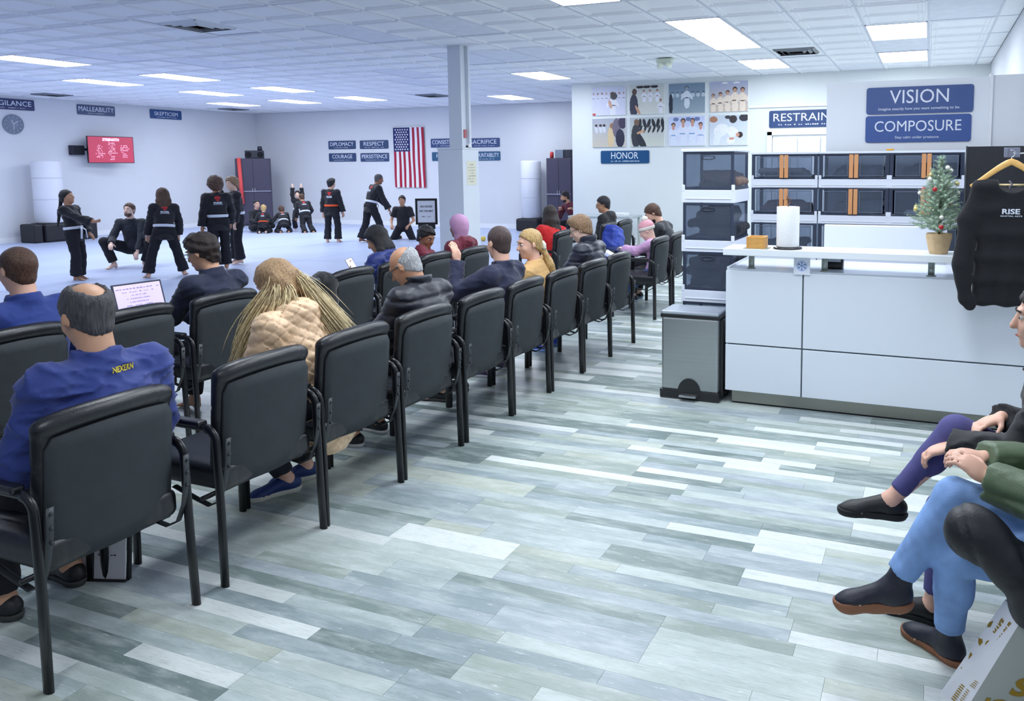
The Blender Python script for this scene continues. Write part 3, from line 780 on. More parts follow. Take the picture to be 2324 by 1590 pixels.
def clothes(label, loc, wx, wy, hh, rgb, seed, group):
    s = SDF(.016, .03); r = np.random.RandomState(seed)
    for q in range(6):
        s.rbox((r.uniform(-.2, .2)*wx, r.uniform(-.1, .1)*wy, hh*(.12+.14*q)), (wx*.5*r.uniform(.55, .9), wy*.4, hh*.05), .02, k=.02)
    V, Q = s.mesh(disp=lambda P: .008*noise3(P, 45, seed)); o = np_mesh('folded_clothes', V, Q, mat('cloth_%d' % (sum(rgb)), rgb, .9, bump=.2, bscale=40)); o.location = loc
    tag(o, label, 'clothes', group); return o
rown = ['top row', 'second row', 'third row', 'fourth row', 'bottom row']; coln = ['left', 'second', 'third', 'right-hand']
lev = [0, .335, .705, 1.118, 1.478, 1.84]
BX = [-1.384, -.70, -.03, .62]; bp_ = {}
for r_ in range(5):
    h = lev[5-r_]-lev[4-r_]
    for c_ in range(4):
        wv = .675 if c_ < 3 else .57
        lab = 'smoke-grey double-door storage bin, %s, %s column behind counter' % (rown[r_], coln[c_])
        key = (round(h, 3), wv, r_ == 0)
        if key not in bp_: bp_[key] = make_bin(lab, wv, h-.002, .45, r_ == 0, True, 'double-door bins behind the counter'); t = bp_[key]; t.location = (BX[c_], 8.28, lev[4-r_])
        else: t = copy_thing(bp_[key], (BX[c_], 8.28, lev[4-r_]), 0, lab)
        if r_ < 4 and c_ < 3:
            pal = [(150, 152, 158), (70, 80, 100), (58, 62, 76), (120, 102, 108), (96, 104, 114), (200, 204, 210), (66, 78, 98), (130, 132, 140), (54, 60, 74)]
            clothes('%s clothes folded in the bin, %s, %s column' % (['light grey', 'dark navy', 'black', 'brownish', 'slate', 'off-white', 'blue-grey', 'grey', 'near-black'][(r_*3+c_) % 9], rown[r_], coln[c_]),
                    (BX[c_]+.03, 8.30, lev[4-r_]+.03), .50, .32, [.17, .20, .22, .12][(r_+c_) % 4], pal[(r_*3+c_) % 9], r_*5+c_, 'clothes in bins')
slev = [0, .285, .662, 1.050, 1.425, 1.832]; hp = {}
for r_ in range(5):
    h = slev[5-r_]-slev[4-r_]; lab = 'tall-stack smoke-grey bin with white band, %s, left of the counter' % ['topmost', 'second from top', 'third from top', 'fourth from top', 'lowest'][r_]
    t = make_bin(lab, .415, h-.002, .50, r_ == 0, False, 'single stack of bins'); t.location = (-1.553, 5.98, slev[4-r_])
clothes('small heap of brown cloth in the topmost stack bin', (-1.50, 6.0, 1.55), .3, .36, .11, (110, 92, 84), 31, 'clothes in bins')
clothes('black clothes filling the second stack bin', (-1.55, 6.0, 1.16), .34, .40, .24, (26, 30, 40), 32, 'clothes in bins')
clothes('dark navy clothes in the third stack bin', (-1.55, 6.0, .78), .34, .40, .26, (30, 36, 50), 33, 'clothes in bins')
o = box('yellow_tag', (-.40, 8.06, 1.842), (-.33, 8.10, 1.858), mat('tag_yellow', (232, 170, 50), .6), None, .004); tag(o, 'small orange-yellow tag lying on top of the bins', 'tag')
# ------------------------------------------------------------------ black display panel, shirt
t = thing('display_panel', 'black slatted display panel rising at the right end of the counter', 'panel', (.57, 5.62, 0))
box('board', (-.345, 0, .98), (.36, .03, 1.818), mat('panel_black', (34, 36, 44), .7, bump=.2, bscale=100), t)
box('edge', (-.352, -.003, .98), (-.345, .033, 1.822), mat('panel_edge', (64, 68, 74), .5), t)
bm = bmesh.new(); tube(bm, [(-.10, -.0, 1.765), (-.10, -.40, 1.765)], .006, n=8); tube(bm, [(-.10, -.33, 1.765), (.36, -.33, 1.765)], .005, n=8); bobj('rail', bm, mat('chrome', (190, 194, 200), .15, metal=1), t, True)
bm = bmesh.new(); bx(bm, (-.11, -.345, 1.772), (.085, .012, .06), .004); bx(bm, (-.145, -.352, 1.772), (.022, .02, .06), .006); bobj('clip', bm, smoke('clear_plastic', (150, 156, 176), .6), t)
t = thing('coat_hanger', 'honey wooden coat hanger with bar holding black shirt', 'hanger', (.447, 5.14, 1.735))
hw = mat('hanger_wood', (226, 178, 104), .4, var=.1, vscale=16, stretch=(1, 8, 8))
bm = bmesh.new(); pts = []
for s in np.linspace(-1, 1, 21): pts.append((.215*s, .0, -.03-.125*abs(s)**1.15+.012*math.cos(s*3)))
tube(bm, pts, .009, .018, 10, upv=(0, 0, 1), taper=[.7+.45*(1-abs(s)) for s in np.linspace(-1, 1, 21)]); bobj('shoulder_bar', bm, hw, t, True)
bm = bmesh.new(); tube(bm, [(-.075, .012, -.155), (.075, .012, -.155)], .006, n=8); bobj('cross_bar', bm, mat('pale_dowel', (236, 214, 160), .5), t, True)
bm = bmesh.new(); tube(bm, [(0, 0, -.03), (0, 0, .01)]+[(.018*math.sin(a), 0, .03-.02*math.cos(a)) for a in (.5, 1.2, 2, 2.8, 3.6)], .0025, n=6); bobj('hook', bm, MATS['chrome'], t, True)
bm = bmesh.new(); tube(bm, [(-.01, -.012, -.13), (.008, -.014, -.15), (-.006, -.013, -.165), (-.004, -.012, -.185)], .006, n=6); bobj('size_tag', bm, mat('tag_grey', (96, 92, 108), .6), t, True)
# shirt: hollow-looking jersey with sleeves hanging down
shm = mat('shirt_black', (11, 12, 20), .9, sheen=.08, bump=.15, bscale=180)
s = SDF(.010, .05); FY = (0, 1, 0)
for z in (1.50, 1.36, 1.22, 1.08, .94): s.rbox((.455, 5.15, z), (.165+.01*math.sin(z*9), .012, .06), .026, k=.05)
s.cone((.275, 5.15, 1.575), (.64, 5.15, 1.575), .035, .035, k=.04)
for a, b_, ra, rb in (((.29, 5.15, 1.57), (.225, 5.13, 1.36), .045, .058), ((.225, 5.13, 1.36), (.200, 5.11, 1.10), .058, .058), ((.200, 5.11, 1.10), (.232, 5.10, .90), .058, .040), ((.232, 5.10, .90), (.250, 5.10, .85), .030, .032)):
    s.cone(a, b_, ra, rb, k=.025, flat=((0, 1, 0), .6))
for a, b_, ra, rb in (((.63, 5.15, 1.57), (.70, 5.13, 1.36), .045, .055), ((.70, 5.13, 1.36), (.725, 5.11, 1.08), .055, .05), ((.725, 5.11, 1.08), (.70, 5.10, .86), .05, .034)):
    s.cone(a, b_, ra, rb, k=.025, flat=((0, 1, 0), .6))
s.ell((.455, 5.12, 1.60), (.078, .09, .062), op='s', k=.008)
def shd(P):
    return .010*np.sin(P[:, 0]*46+3*np.sin(P[:, 2]*2.2))*np.clip((1.5-P[:, 2])*2, 0, 1)*.6+.006*noise3(P, 22, 4)
V, Q = s.mesh(disp=shd)
# ragged hem dip
sh = np_mesh('hanging_shirt', V, Q, shm); tag(sh, 'black long-sleeved shirt hanging in front of the counter', 'shirt')
bvh_cache = {}
def project(o_srf, verts, faces, m, name, parent, d, off=.003):
    """press flat print onto a surface along direction d"""
    if o_srf.name not in bvh_cache:
        me = o_srf.data; bvh_cache[o_srf.name] = BVHTree.FromPolygons([v.co for v in me.vertices], [tuple(p.vertices) for p in me.polygons])
    bv = bvh_cache[o_srf.name]; d = Vector(d).normalized(); out = []; last = None
    for v in verts:
        hit, n_, i_, ds = bv.ray_cast(Vector(v)-d*.25, d, .6)
        if hit is None: out.append(Vector(v) if last is None else Vector(v)-d*((Vector(v)-last).dot(d))); continue
        last = hit-d*off; out.append(last)
    return mobj(name, out, faces, m, parent)
def patch_text(o_srf, txt, origin, xd, yd, width, height, m, parent, name='lettering', bold=.02):
    V, Fc = text_verts(txt, bold, 0); A = np.array(V); lo, hi = A.min(0), A.max(0); xd, yd = Vector(xd).normalized(), Vector(yd).normalized()
    P = [Vector(origin)+xd*((v[0]-(lo[0]+hi[0])/2)*width/(hi[0]-lo[0]))+yd*((v[1]-(lo[1]+hi[1])/2)*height/(hi[1]-lo[1])) for v in V]
    return project(o_srf, P, Fc, m, name, parent, -(xd.cross(yd)))
def patch_grid(o_srf, fn, origin, xd, yd, width, height, n, m, parent, name):
    """fn(u,v)->bool: cells of a print pressed on a surface"""
    xd, yd = Vector(xd).normalized(), Vector(yd).normalized(); V, Fc = [], []; nm_ = max(2, int(n*height/width))
    for j in range(nm_+1):
        for i in range(n+1): V.append(Vector(origin)+xd*((i/n-.5)*width)+yd*((j/nm_-.5)*height))
    for j in range(nm_):
        for i in range(n):
            if fn(((i+.5)/n-.5)*2, ((j+.5)/nm_-.5)*2): a = j*(n+1)+i; Fc.append((a, a+1, a+n+2, a+n+1))
    return project(o_srf, V, Fc, m, name, parent, -(xd.cross(yd)), .0035)
wprint = mat('white_print', (214, 220, 236), .6)
patch_text(sh, 'RISE', (.452, 5.1, 1.425), (1, 0, 0), (0, 0, 1), .095, .032, wprint, sh, 'chest_lettering', .03)
patch_text(sh, 'MARTIAL ARTS', (.455, 5.1, 1.398), (1, 0, 0), (0, 0, 1), .115, .009, wprint, sh, 'chest_lettering', .02)
# ------------------------------------------------------------------ little decorated tree
t = thing('christmas_tree', 'small frosted artificial Christmas tree with baubles in a tan pot', 'tree', (.068, 5.41, 1.131))
bm = bmesh.new(); lathe(bm, [(.052, 0), (.058, .01), (.078, .10), (.080, .128), (.073, .132), (.068, .12), (0, .118)], n=28); bobj('pot', bm, mat('pot_tan', (206, 178, 138), .8, var=.1, vscale=30, bump=.3, bscale=90), t, True)
bm = bmesh.new(); tube(bm, [(0, 0, .11), (.003, 0, .35), (0, 0, .60)], .009, n=6, taper=[1, .8, .3]); bobj('trunk', bm, mat('bark', (92, 78, 60), .9), t, True)
rr = random.Random(3); nb = bmesh.new(); NV, NF = [], []; tips = []
def needle_branch(p0, d0, L, sag):
    d0 = Vector(d0).normalized(); N_ = int(L/.006); side = d0.cross(Vector((0, 0, 1))).normalized()
    for i in range(N_):
        f = i/N_; p = Vector(p0)+d0*(L*f)+Vector((0, 0, 1))*(sag*math.sin(f*2.2)*L)
        for q in range(5):
            a = rr.uniform(0, 2*PI); u_ = side*math.cos(a)+side.cross(d0)*math.sin(a)
            dr = (d0*.75+u_*rr.uniform(.7, 1.1)).normalized(); l = rr.uniform(.016, .028)*(1-.35*f); w_ = u_.cross(dr).normalized()*.0016
            i0 = len(NV); NV.extend([p-w_, p+w_, p+dr*l]); NF.append((i0, i0+1, i0+2))
    return Vector(p0)+d0*L+Vector((0, 0, 1))*(sag*math.sin(2.2)*L)
for lv in range(15):
    z = .14+.46*(lv/14); R_ = .165*(1-(lv/14)**1.15)+.035
    nbn = 9 if lv < 9 else 6
    for q in range(nbn):
        a = 2*PI*q/nbn+lv*.9+rr.uniform(-.2, .2); d_ = (math.cos(a), math.sin(a), .25+.5*lv/14); L = R_*rr.uniform(.78, 1.12)
        tp = needle_branch((0, 0, z), d_, L, .1); tips.append((tp, lv))
        if L > .07:
            for s in (-.6, .6):
                m0 = Vector((0, 0, z))+Vector(d_).normalized()*L*.5; needle_branch(m0, (math.cos(a+s), math.sin(a+s), .25), L*.42, .1)
needle_branch((0, 0, .56), (.15, 0, 1), .075, 0); needle_branch((0, 0, .56), (-.25, .1, 1), .055, 0)
o = mobj('foliage', NV, NF, [mat('needle_frost', (158, 180, 158), .7, var=.35, vscale=25)], t); o['kind'] = 'stuff'
NV = []; NF = []
BC = [mat('bauble_red', (176, 28, 40), .25), mat('bauble_white', (232, 228, 220), .35), mat('bauble_gold', (206, 190, 120), .3, metal=.4)]
rr.shuffle(tips); cnt = 0
for tp, lv in tips:
    if cnt >= 26 or lv > 12: continue
    p = Vector(tp)*.95; p.z = tp.z-.02; bm = bmesh.new(); bmesh.ops.create_uvsphere(bm, u_segments=14, v_segments=9, radius=rr.uniform(.011, .016))
    bx(bm, (0, 0, .0135), (.004, .004, .005)); k_ = cnt % 3
    o = bobj('bauble', bm, BC[k_], t, True, loc=p); o['label'] = ['red bauble', 'white bauble', 'gold bauble'][k_]; cnt += 1
# ------------------------------------------------------------------ wall signs
def sign(word, c, xd, yd, w_, h_, rgb, lab, sub=None, wf=.78, hf=.42, vo=.12, subw=.62, seed=0):
    xd, yd = Vector(xd), Vector(yd); n_ = xd.cross(yd); O = Vector(c)
    t = thing('wall_sign', lab, 'sign', O, 0, 'navy value signs')
    bm = bmesh.new(); K = 4; rad = h_*.10; pts = []
    for cx_, cy_, a0 in ((w_/2-rad, h_/2-rad, 0), (-w_/2+rad, h_/2-rad, 1), (-w_/2+rad, -h_/2+rad, 2), (w_/2-rad, -h_/2+rad, 3)):
        for q in range(K+1):
            a = (a0+q/K)*PI/2; pts.append((cx_+rad*math.cos(a), cy_+rad*math.sin(a)))
    f_ = [bm.verts.new(xd*p+yd*q+n_*.018) for p, q in pts]; b_ = [bm.verts.new(xd*p+yd*q+n_*.002) for p, q in pts]
    bm.faces.new(f_); bm.faces.new(list(reversed(b_)))
    for i in range(len(f_)): bm.faces.new((f_[i], f_[i-1], b_[i-1], b_[i]))
    bobj('board', bm, mat('sign_%d_%d_%d' % rgb, rgb, .45), t)
    lm = mat('sign_lettering', (226, 232, 244), .5)
    lettering(word, yd*(h_*vo)+n_*.018, xd, yd, w_*wf, h_*hf, lm, t, bold=.0)
    if sub: lettering(sub, yd*(-h_*.33)+n_*.018, xd, yd, w_*subw, h_*.13, lm, t, 'small_lettering', bold=.0)
    else: dashes(yd*(-h_*.32)+n_*.018, xd, yd, w_*subw, h_*.075, 24, lm, t, seed=seed)
    return t
X1, Z1 = (1, 0, 0), (0, 0, 1)
sign('VISION', (-.127, 8.70, 2.368), X1, Z1, 1.03, .275, (56, 82, 140), 'navy VISION sign on the white partition, upper one', 'Imagine exactly how you want something to be.', .55, .50, .13, .76)
sign('COMPOSURE', (-.135, 8.70, 2.075), X1, Z1, 1.02, .275, (52, 84, 150), 'navy COMPOSURE sign on the white partition, lower one', 'Stay calm under pressure.', .82, .40, .10, .42)
sign('RESTRAINT', (-2.19, YH, 2.575), X1, Z1, 1.36, .32, (40, 66, 116), 'navy RESTRAINT sign above the closet door, partly hidden', None, .88, .46, .10, .74, 1)
sign('HONOR', (-5.817, YH, 1.895), X1, Z1, 1.06, .26, (14, 74, 122), 'blue HONOR sign under the photo prints', None, .56, .52, .12, .62, 2)
for wd_, x0, x1, z1, sd, lb, wf in (('DIPLOMACY', -17.06, -16.04, 2.52, 3, 'upper left', .86), ('COURAGE', -17.06, -16.04, 2.147, 4, 'lower left', .74), ('RESPECT', -15.88, -14.85, 2.515, 5, 'upper right', .72), ('PERSISTENCE', -15.87, -14.84, 2.14, 6, 'lower right', .90)):
    sign(wd_, ((x0+x1)/2, YB, z1-.125), X1, Z1, x1-x0, .25, (44, 68, 108), 'navy %s sign on the back wall left of the flag, %s' % (wd_, lb), None, wf, .46, .10, .64, sd)
for wd_, x0, x1, z1, sd, wf in (('CONSISTENCY', -13.36, -12.32, 2.521, 7, .9), ('HUMILITY', -13.33, -12.29, 2.14, 8, .7), ('SACRIFICE', -12.13, -11.10, 2.51, 9, .82), ('ACCOUNTABILITY', -12.12, -11.09, 2.14, 10, .93)):
    sign(wd_, ((x0+x1)/2, YB, z1-.125), X1, Z1, x1-x0, .25, (44, 68, 120) if sd % 2 else (30, 84, 122), 'navy %s sign partly hidden behind the pillar' % wd_, None, wf, .46, .10, .64, sd)
Y1 = (0, 1, 0)
sign('VIGILANCE', (XL, 11.95, 3.22), Y1, Z1, 1.0, .25, (54, 62, 104), 'navy VIGILANCE sign high on the left wall, cut by the picture edge', None, .86, .46, .10, .6, 11)
sign('MALLEABILITY', (XL, 13.95, 3.205), Y1, Z1, .98, .25, (72, 84, 118), 'slate MALLEABILITY sign high on the left wall', None, .93, .46, .10, .46, 12)
sign('SKEPTICISM', (XL, 15.925, 3.215), Y1, Z1, .97, .25, (40, 76, 128), 'blue SKEPTICISM sign high on the left wall near the corner', None, .74, .42, .06, .6, 13)
# clock
t = thing('wall_clock', 'round grey wall clock on the left wall', 'clock', (XL, 11.95, 2.755))
bm = bmesh.new(); lathe(bm, [(.225, 0), (.23, .02), (.22, .045), (.205, .045), (.20, .03), (0, .03)], n=36, mtx=Matrix.Rotation(PI/2, 4, 'Y')); bobj('clock_case', bm, mat('clock_grey', (128, 138, 156), .5), t, True)
bm = bmesh.new(); bx(bm, (.034, .045, .04), (.003, .13, .012), rot=Matrix.Rotation(.7, 3, 'X')); bx(bm, (.034, -.02, .05), (.003, .1, .014), rot=Matrix.Rotation(-1.2, 3, 'X')); bx(bm, (.034, 0, -.06), (.003, .01, .13)); bobj('hand', bm, mat('clock_hand', (222, 226, 234), .5), t)
bm = bmesh.new()
for q in range(12):
    a = q*PI/6; R = Matrix.Rotation(-a, 3, 'X'); bx(bm, (.033, .175*math.sin(a), .175*math.cos(a)), (.002, .008, .03), rot=R)
bobj('hour_mark', bm, MATS['clock_hand'], t)
# TV on arm
t = thing('wall_television', 'tilted wall television showing a red list screen', 'television', (XL+.35, 14.02, 2.20), -.14)
box('casing', (-.03, -.56, -.34), (.02, .56, .34), mat('tv_black', (28, 22, 34), .35), t, .006)
box('screen', (.02, -.545, -.325), (.0215, .545, .325), mat('tv_red', (176, 62, 86), .3, emit=.42), t)
tvw = mat('tv_text', (250, 200, 240), .4, emit=.9)
lettering('STRENGTH', (.022, 0, .255), Y1, Z1, .40, .075, tvw, t, 'screen_lettering', .05)
for cx_, ls in ((-.28, (.12, .1, .08, .14, .16, .2, .1, .16)), (.02, (.16, .18, .13, .16, .1, .17, .2, .15, .14, .13, .12)), (.32, (.16, .19, .2, .19, .15, .15, .15, .1))):
    z0_ = .17 if len(ls) > 9 else .11
    for q, l in enumerate(ls): dashes((.022, cx_, z0_-q*.042), Y1, Z1, l, .018, max(3, int(l/.03)), tvw, t, 'screen_lettering', seed=q+int(cx_*10))
bm = bmesh.new(); bx(bm, (-.17, -.30, .0), (.03, .6, .05)); bx(bm, (-.12, 0, 0), (.20, .04, .06)); bobj('wall_arm', bm, tubem, t)
t = thing('wall_speaker', 'small black box mounted on the wall left of the television', 'speaker', (XL, 13.33, 2.18))
box('cabinet', (0, -.15, -.12), (.16, .15, .12), mat('speaker_black', (34, 34, 52), .6), t, .01); box('grille', (.16, -.13, -.10), (.165, .13, .10), mat('grille_dark', (24, 24, 34), .9, bump=.4, bscale=300), t)
# flag: cloth hung with its stripes upright
t = thing('american_flag', 'United States flag hung vertically on the back wall', 'flag', (-14.105, YB-.03, 2.0))
fw_, fh_ = 1.08, 1.72; n1, n2 = 39, 40; V, Fc, mi = [], [], []
def fy(u, v): return -.012-.012*math.sin(u*13*PI/1.0*.5+v*2)*(.3+.9*(1-v))-.006*math.sin(v*9+u*5)
for j in range(n2+1):
    for i in range(n1+1):
        u, v = i/n1, j/n2; V.append(((u-.5)*fw_*(1-.02*v)+.02*(1-v), fy(u, v), (v-.5)*fh_-(.02*abs(math.sin(u*7*PI/1.2)) if j == 0 else 0)))
for j in range(n2):
    for i in range(n1):
        a = j*(n1+1)+i; Fc.append((a, a+1, a+n1+2, a+n1+1)); st_ = int(i//3)
        if i < 21 and j >= n2*.60: mi.append(2)
        else: mi.append(0 if st_ % 2 == 0 else 1)
fl = mobj('cloth', V, Fc, [mat('flag_red', (170, 34, 62), .85), mat('flag_white', (234, 232, 244), .85), mat('flag_blue', (34, 44, 100), .85)], t, True, mi)
bm = bmesh.new()
for q in range(9):
    cols = 6 if q % 2 == 0 else 5
    for r_ in range(cols):
        u = (.035+.47*((r_+.5)/6 if cols == 6 else (r_+1)/6)); v = .615+.37*(q+.5)/9
        cx_, cz_ = (u-.5)*fw_*(1-.02*v), (v-.5)*fh_; yy = fy(u, v)-.006; R1, R2 = .036, .015
        vs_ = [bm.verts.new((cx_+(R1 if k % 2 == 0 else R2)*math.sin(k*PI/5), yy, cz_+(R1 if k % 2 == 0 else R2)*math.cos(k*PI/5))) for k in range(10)]; bm.faces.new(vs_)
bobj('star', bm, MATS['flag_white'], fl)
bm = bmesh.new(); tube(bm, [(-.56, -.01, .875), (.56, -.01, .875)], .012, n=8); bobj('rod', bm, trimm, t, True)
# ------------------------------------------------------------------ photo prints
def paint(w_, h_, kind, seed):
    r = np.random.RandomState(seed); nx, ny = 72, int(72*h_/w_); U, Vv = np.meshgrid((np.arange(nx)+.5)/nx, (np.arange(ny)+.5)/ny)
    pal = {0: ((196, 200, 222), (214, 214, 236)), 1: ((198, 200, 198), (212, 214, 206)), 2: ((118, 138, 160), (150, 166, 176)), 3: ((170, 176, 206), (206, 188, 170)), 4: ((170, 174, 190), (200, 192, 178)), 5: ((180, 186, 190), (210, 212, 200)), 6: ((196, 204, 236), (222, 226, 244)), 7: ((196, 204, 216), (216, 222, 234))}[kind]
    img = np.array(pal[1])[None, None]*(1-Vv[..., None])+np.array(pal[0])[None, None]*Vv[..., None]
    img = img+r.normal(0, 4, img.shape)
    def E(cx_, cy_, rx, ry, c, rot=0):
        x, y = (U-cx_)*w_/h_, Vv-cy_; x, y = x*math.cos(rot)+y*math.sin(rot), -x*math.sin(rot)+y*math.cos(rot)
        m_ = (x/rx)**2+(y/ry)**2 < 1; img[m_] = np.array(c)+r.normal(0, 5, (m_.sum(), 3))
    def gi(cx_, base, hh, belt=(40, 40, 60), body=(228, 228, 238), skin=(196, 150, 124), hair=(60, 46, 44), arms=True):
        E(cx_-.02, base+hh*.18, hh*.09, hh*.22, body, .08); E(cx_+.03, base+hh*.18, hh*.09, hh*.22, body, -.08); E(cx_, base+hh*.55, hh*.16, hh*.24, body)
        if arms: E(cx_-.07*hh*2, base+hh*.55, hh*.06, hh*.2, body, -.5); E(cx_+.07*hh*2, base+hh*.55, hh*.06, hh*.2, body, .5)
        E(cx_, base+hh*.45, hh*.15, hh*.022, belt); E(cx_, base+hh*.92, hh*.095, hh*.10, hair); E(cx_, base+hh*.88, hh*.07, hh*.085, skin)
    if kind == 0:
        for x in np.linspace(.05, .95, 8): gi(x, .45, .34, body=(210, 212, 232))
        gi(.62, -.05, .85); E(.55, .38, .06, .16, (206, 160, 140), .3); E(.66, .66, .13, .12, (50, 46, 58)); E(.06, .04, .07, .04, (196, 60, 60))
    elif kind == 1:
        for x in (.42, .6, .8): gi(x, .42, .42, (30, 30, 30))
        for x in (.3, .5, .72): E(x, .94, .14, .05, (46, 44, 48))
        E(.12, .3, .16, .40, (52, 52, 74)); E(.14, .78, .09, .11, (84, 66, 60)); E(.24, .14, .05, .2, (196, 150, 124), .5); gi(.9, .02, .48, (60, 40, 30))
    elif kind == 2:
        for x in np.linspace(.1, .95, 7): E(x, .68, .05, .05, (96, 110, 130)); E(x, .60, .07, .07, (190, 200, 212))
        gi(.5, .18, .72, (70, 80, 96), (214, 222, 232), (150, 160, 172), (80, 90, 104)); E(.06, .3, .07, .36, (40, 48, 60))
    elif kind == 3:
        for i, x in enumerate((.09, .28, .47, .66, .86)): gi(x, 0, (.60, .64, .70, .80, .78)[i], (90, 70, 60), (232, 216, 200))
        for x in (.4, .7): E(x, .95, .12, .025, (240, 240, 240))
    elif kind == 4:
        for x in (.12, .25, .36): E(x, .62, .06, .13, (206, 208, 220), .2); E(x, .76, .05, .05, (56, 46, 50))
        E(.56, .34, .12, .38, (214, 190, 150)); E(.60, .74, .09, .10, (150, 116, 90)); E(.74, .66, .16, .34, (112, 104, 122)); E(.84, .3, .17, .32, (44, 44, 66)); E(.92, .85, .16, .22, (58, 52, 78))
    elif kind == 5:
        for x in np.linspace(.3, .95, 6): E(x, .8, .06, .16, (40, 42, 48), .3*math.sin(x*20)); E(x+.02, .6, .04, .14, (44, 46, 52), -.4)
        E(.18, .36, .17, .42, (56, 58, 66)); E(.20, .84, .10, .11, (120, 92, 78)); E(.34, .16, .12, .34, (48, 50, 58), .5); E(.32, .5, .16, .045, (204, 160, 130), .3)
    elif kind == 6:
        for i, x in enumerate((.13, .40, .66, .88)): gi(x, 0, (.78, .92, .92, .78)[i], (120, 150, 200), (222, 228, 246)); E((.13, .40, .66, .88)[i], (.60, .68, .70, .6)[i], .05, .06, (206, 150, 140))
        for x in (.2, .55, .78): E(x, .9, .10, .07, (110, 126, 170))
    else:
        E(.3, .5, .26, .20, (230, 232, 244), .5); E(.2, .22, .12, .30, (226, 230, 242), -.2); E(.62, .86, .13, .13, (60, 54, 58)); E(.60, .45, .20, .16, (232, 232, 242), -.5); E(.80, .34, .10, .10, (56, 44, 48)); E(.74, .34, .06, .07, (204, 150, 128)); E(.56, .16, .14, .12, (234, 234, 244), .4); E(.58, .22, .09, .04, (206, 150, 128)); E(.1, .86, .14, .1, (170, 120, 96)); E(.9, .9, .16, .12, (50, 52, 60)); E(.48, .93, .1, .06, (60, 60, 66))
    return np.clip(img, 0, 255)
def photo(x0, x1, z0, z1, kind, lab):
    t = thing('photo_print', lab, 'photo', ((x0+x1)/2, YH, (z0+z1)/2), group='martial arts photo prints')
    w_, h_ = x1-x0, z1-z0; box('panel', (-w_/2, -.028, -h_/2), (w_/2, -.001, h_/2), trimm, t, .002)
    img = paint(w_, h_, kind, kind+40); ny, nx, _ = img.shape; V, Fc = [], []
    xs, zs = np.linspace(-w_/2+.003, w_/2-.003, nx+1), np.linspace(-h_/2+.003, h_/2-.003, ny+1)
    V = np.array([(x, -.0295, z) for z in zs for x in xs]); a = (np.arange(ny)[:, None]*(nx+1)+np.arange(nx)[None]).ravel()
    o = np_mesh('print', V, np.stack([a, a+1, a+nx+2, a+nx+1], 1), colour_attr_mat('photo_ink', .45), t)
    at = o.data.attributes.new('print', 'FLOAT_COLOR', 'FACE'); c = (img/255).reshape(-1, 3); c = np.where(c <= .04045, c/12.92, ((c+.055)/1.055)**2.4)
    at.data.foreach_set('color', np.concatenate([c, np.ones((len(c), 1))], 1).astype(np.float32).ravel())
ph = ['white-uniformed child praying, top left photo', 'man in navy watching class, second photo of top row', 'blue-toned dojo photo, third of top row', 'five children in a row, top right photo', 'dog and man photo, lower left', 'man in black with line of kickers, second photo of lower row', 'four children in guard pose, third photo of lower row', 'two children grappling, lower right photo']
PX = [(-6.53, -5.79), (-5.70, -4.96), (-4.87, -4.12), (-4.03, -3.275)]
for i, (a, b_) in enumerate(PX):
    photo(a, b_, 2.745, 3.325, i, ph[i]); photo(a, b_, 2.10, 2.685, i+4, ph[i+4])
# ------------------------------------------------------------------ dojo things along the walls
bagm = mat('bag_white', (226, 228, 238), .5, var=.03, vscale=3)
def heavy(name, lab, loc, r0, h0, blackh, sz):
    t = thing(name, lab, 'punching bag', loc)
    bm = bmesh.new(); lathe(bm, [(r0*.9, 0), (r0, .03), (r0, h0-.03), (r0*.93, h0), (0, h0)], (0, 0, blackh), n=32); bobj('bag', bm, bagm, t, True)
    bm = bmesh.new(); bx(bm, (0, 0, blackh/2), sz, .05); bobj('base', bm, mat('pad_black', (24, 24, 32), .55, bump=.2, bscale=40), t)
    bm = bmesh.new(); 
    for zz in (blackh+.55, blackh+1.05): lathe(bm, [(r0*1.004, zz), (r0*1.004, zz+.02)], n=32)
    o_ = bobj('seam', bm, mat('seam_grey', (205, 208, 222), .6), t, True); o_['kind'] = 'stuff'
    return t
heavy('training_bag', 'tall white cylinder bag standing by the left wall', (-19.42, 12.28, 0), .30, 1.46, .445, (.62, .62, .44))
o = box('strike_pad', (-19.70, 11.75, 0), (-19.16, 11.95, .44), MATS['pad_black'], None, .04); tag(o, 'black rectangular strike pad lying by the left wall', 'pad')
o = box('strike_pad', (-19.72, 12.62, 0), (-19.12, 13.20, .43), MATS['pad_black'], None, .04); tag(o, 'black pad by the left wall, behind the girl with a plait', 'pad')
heavy('training_bag', 'tall white cylinder bag on a black base near the photo wall', (-9.92, 18.62, 0), .27, 1.53, .34, (.66, .6, .34))
def locker(lab, loc, w_, d_, h_, face):
    t = thing('steel_locker', lab, 'cabinet', loc, face); m_ = mat('locker_dark', (66, 62, 84), .5, var=.04, vscale=4)
    box('carcass', (-w_/2, -d_/2+.02, .03), (w_/2, d_/2, h_), m_, t, .006)
    for s in (-1, 1):
        dr = box('door', (min(s*.003, s*(w_/2-.01)), -d_/2, .06), (max(s*.003, s*(w_/2-.01)), -d_/2+.02, h_-.03), m_, t, .004)
        box('handle', (s*.03-.01, -d_/2-.02, h_*.5), (s*.03+.01, -d_/2, h_*.5+.12), mat('handle_grey', (150, 154, 164), .4), dr, .003)
    box('cross_bar', (-w_/2+.02, -d_/2-.03, h_*.505), (w_/2-.01, -d_/2-.005, h_*.505+.03), mat('bar_grey', (150, 152, 172), .4, metal=.3), t, .003)
    return t
locker('dark grey double-door locker in the far left corner', (-18.94, 17.92, 0), .95, .5, 2.0, .75)
locker('dark grey double-door locker beside the photo wall', (-9.02, 18.70, 0), .72, .5, 1.93, 0)
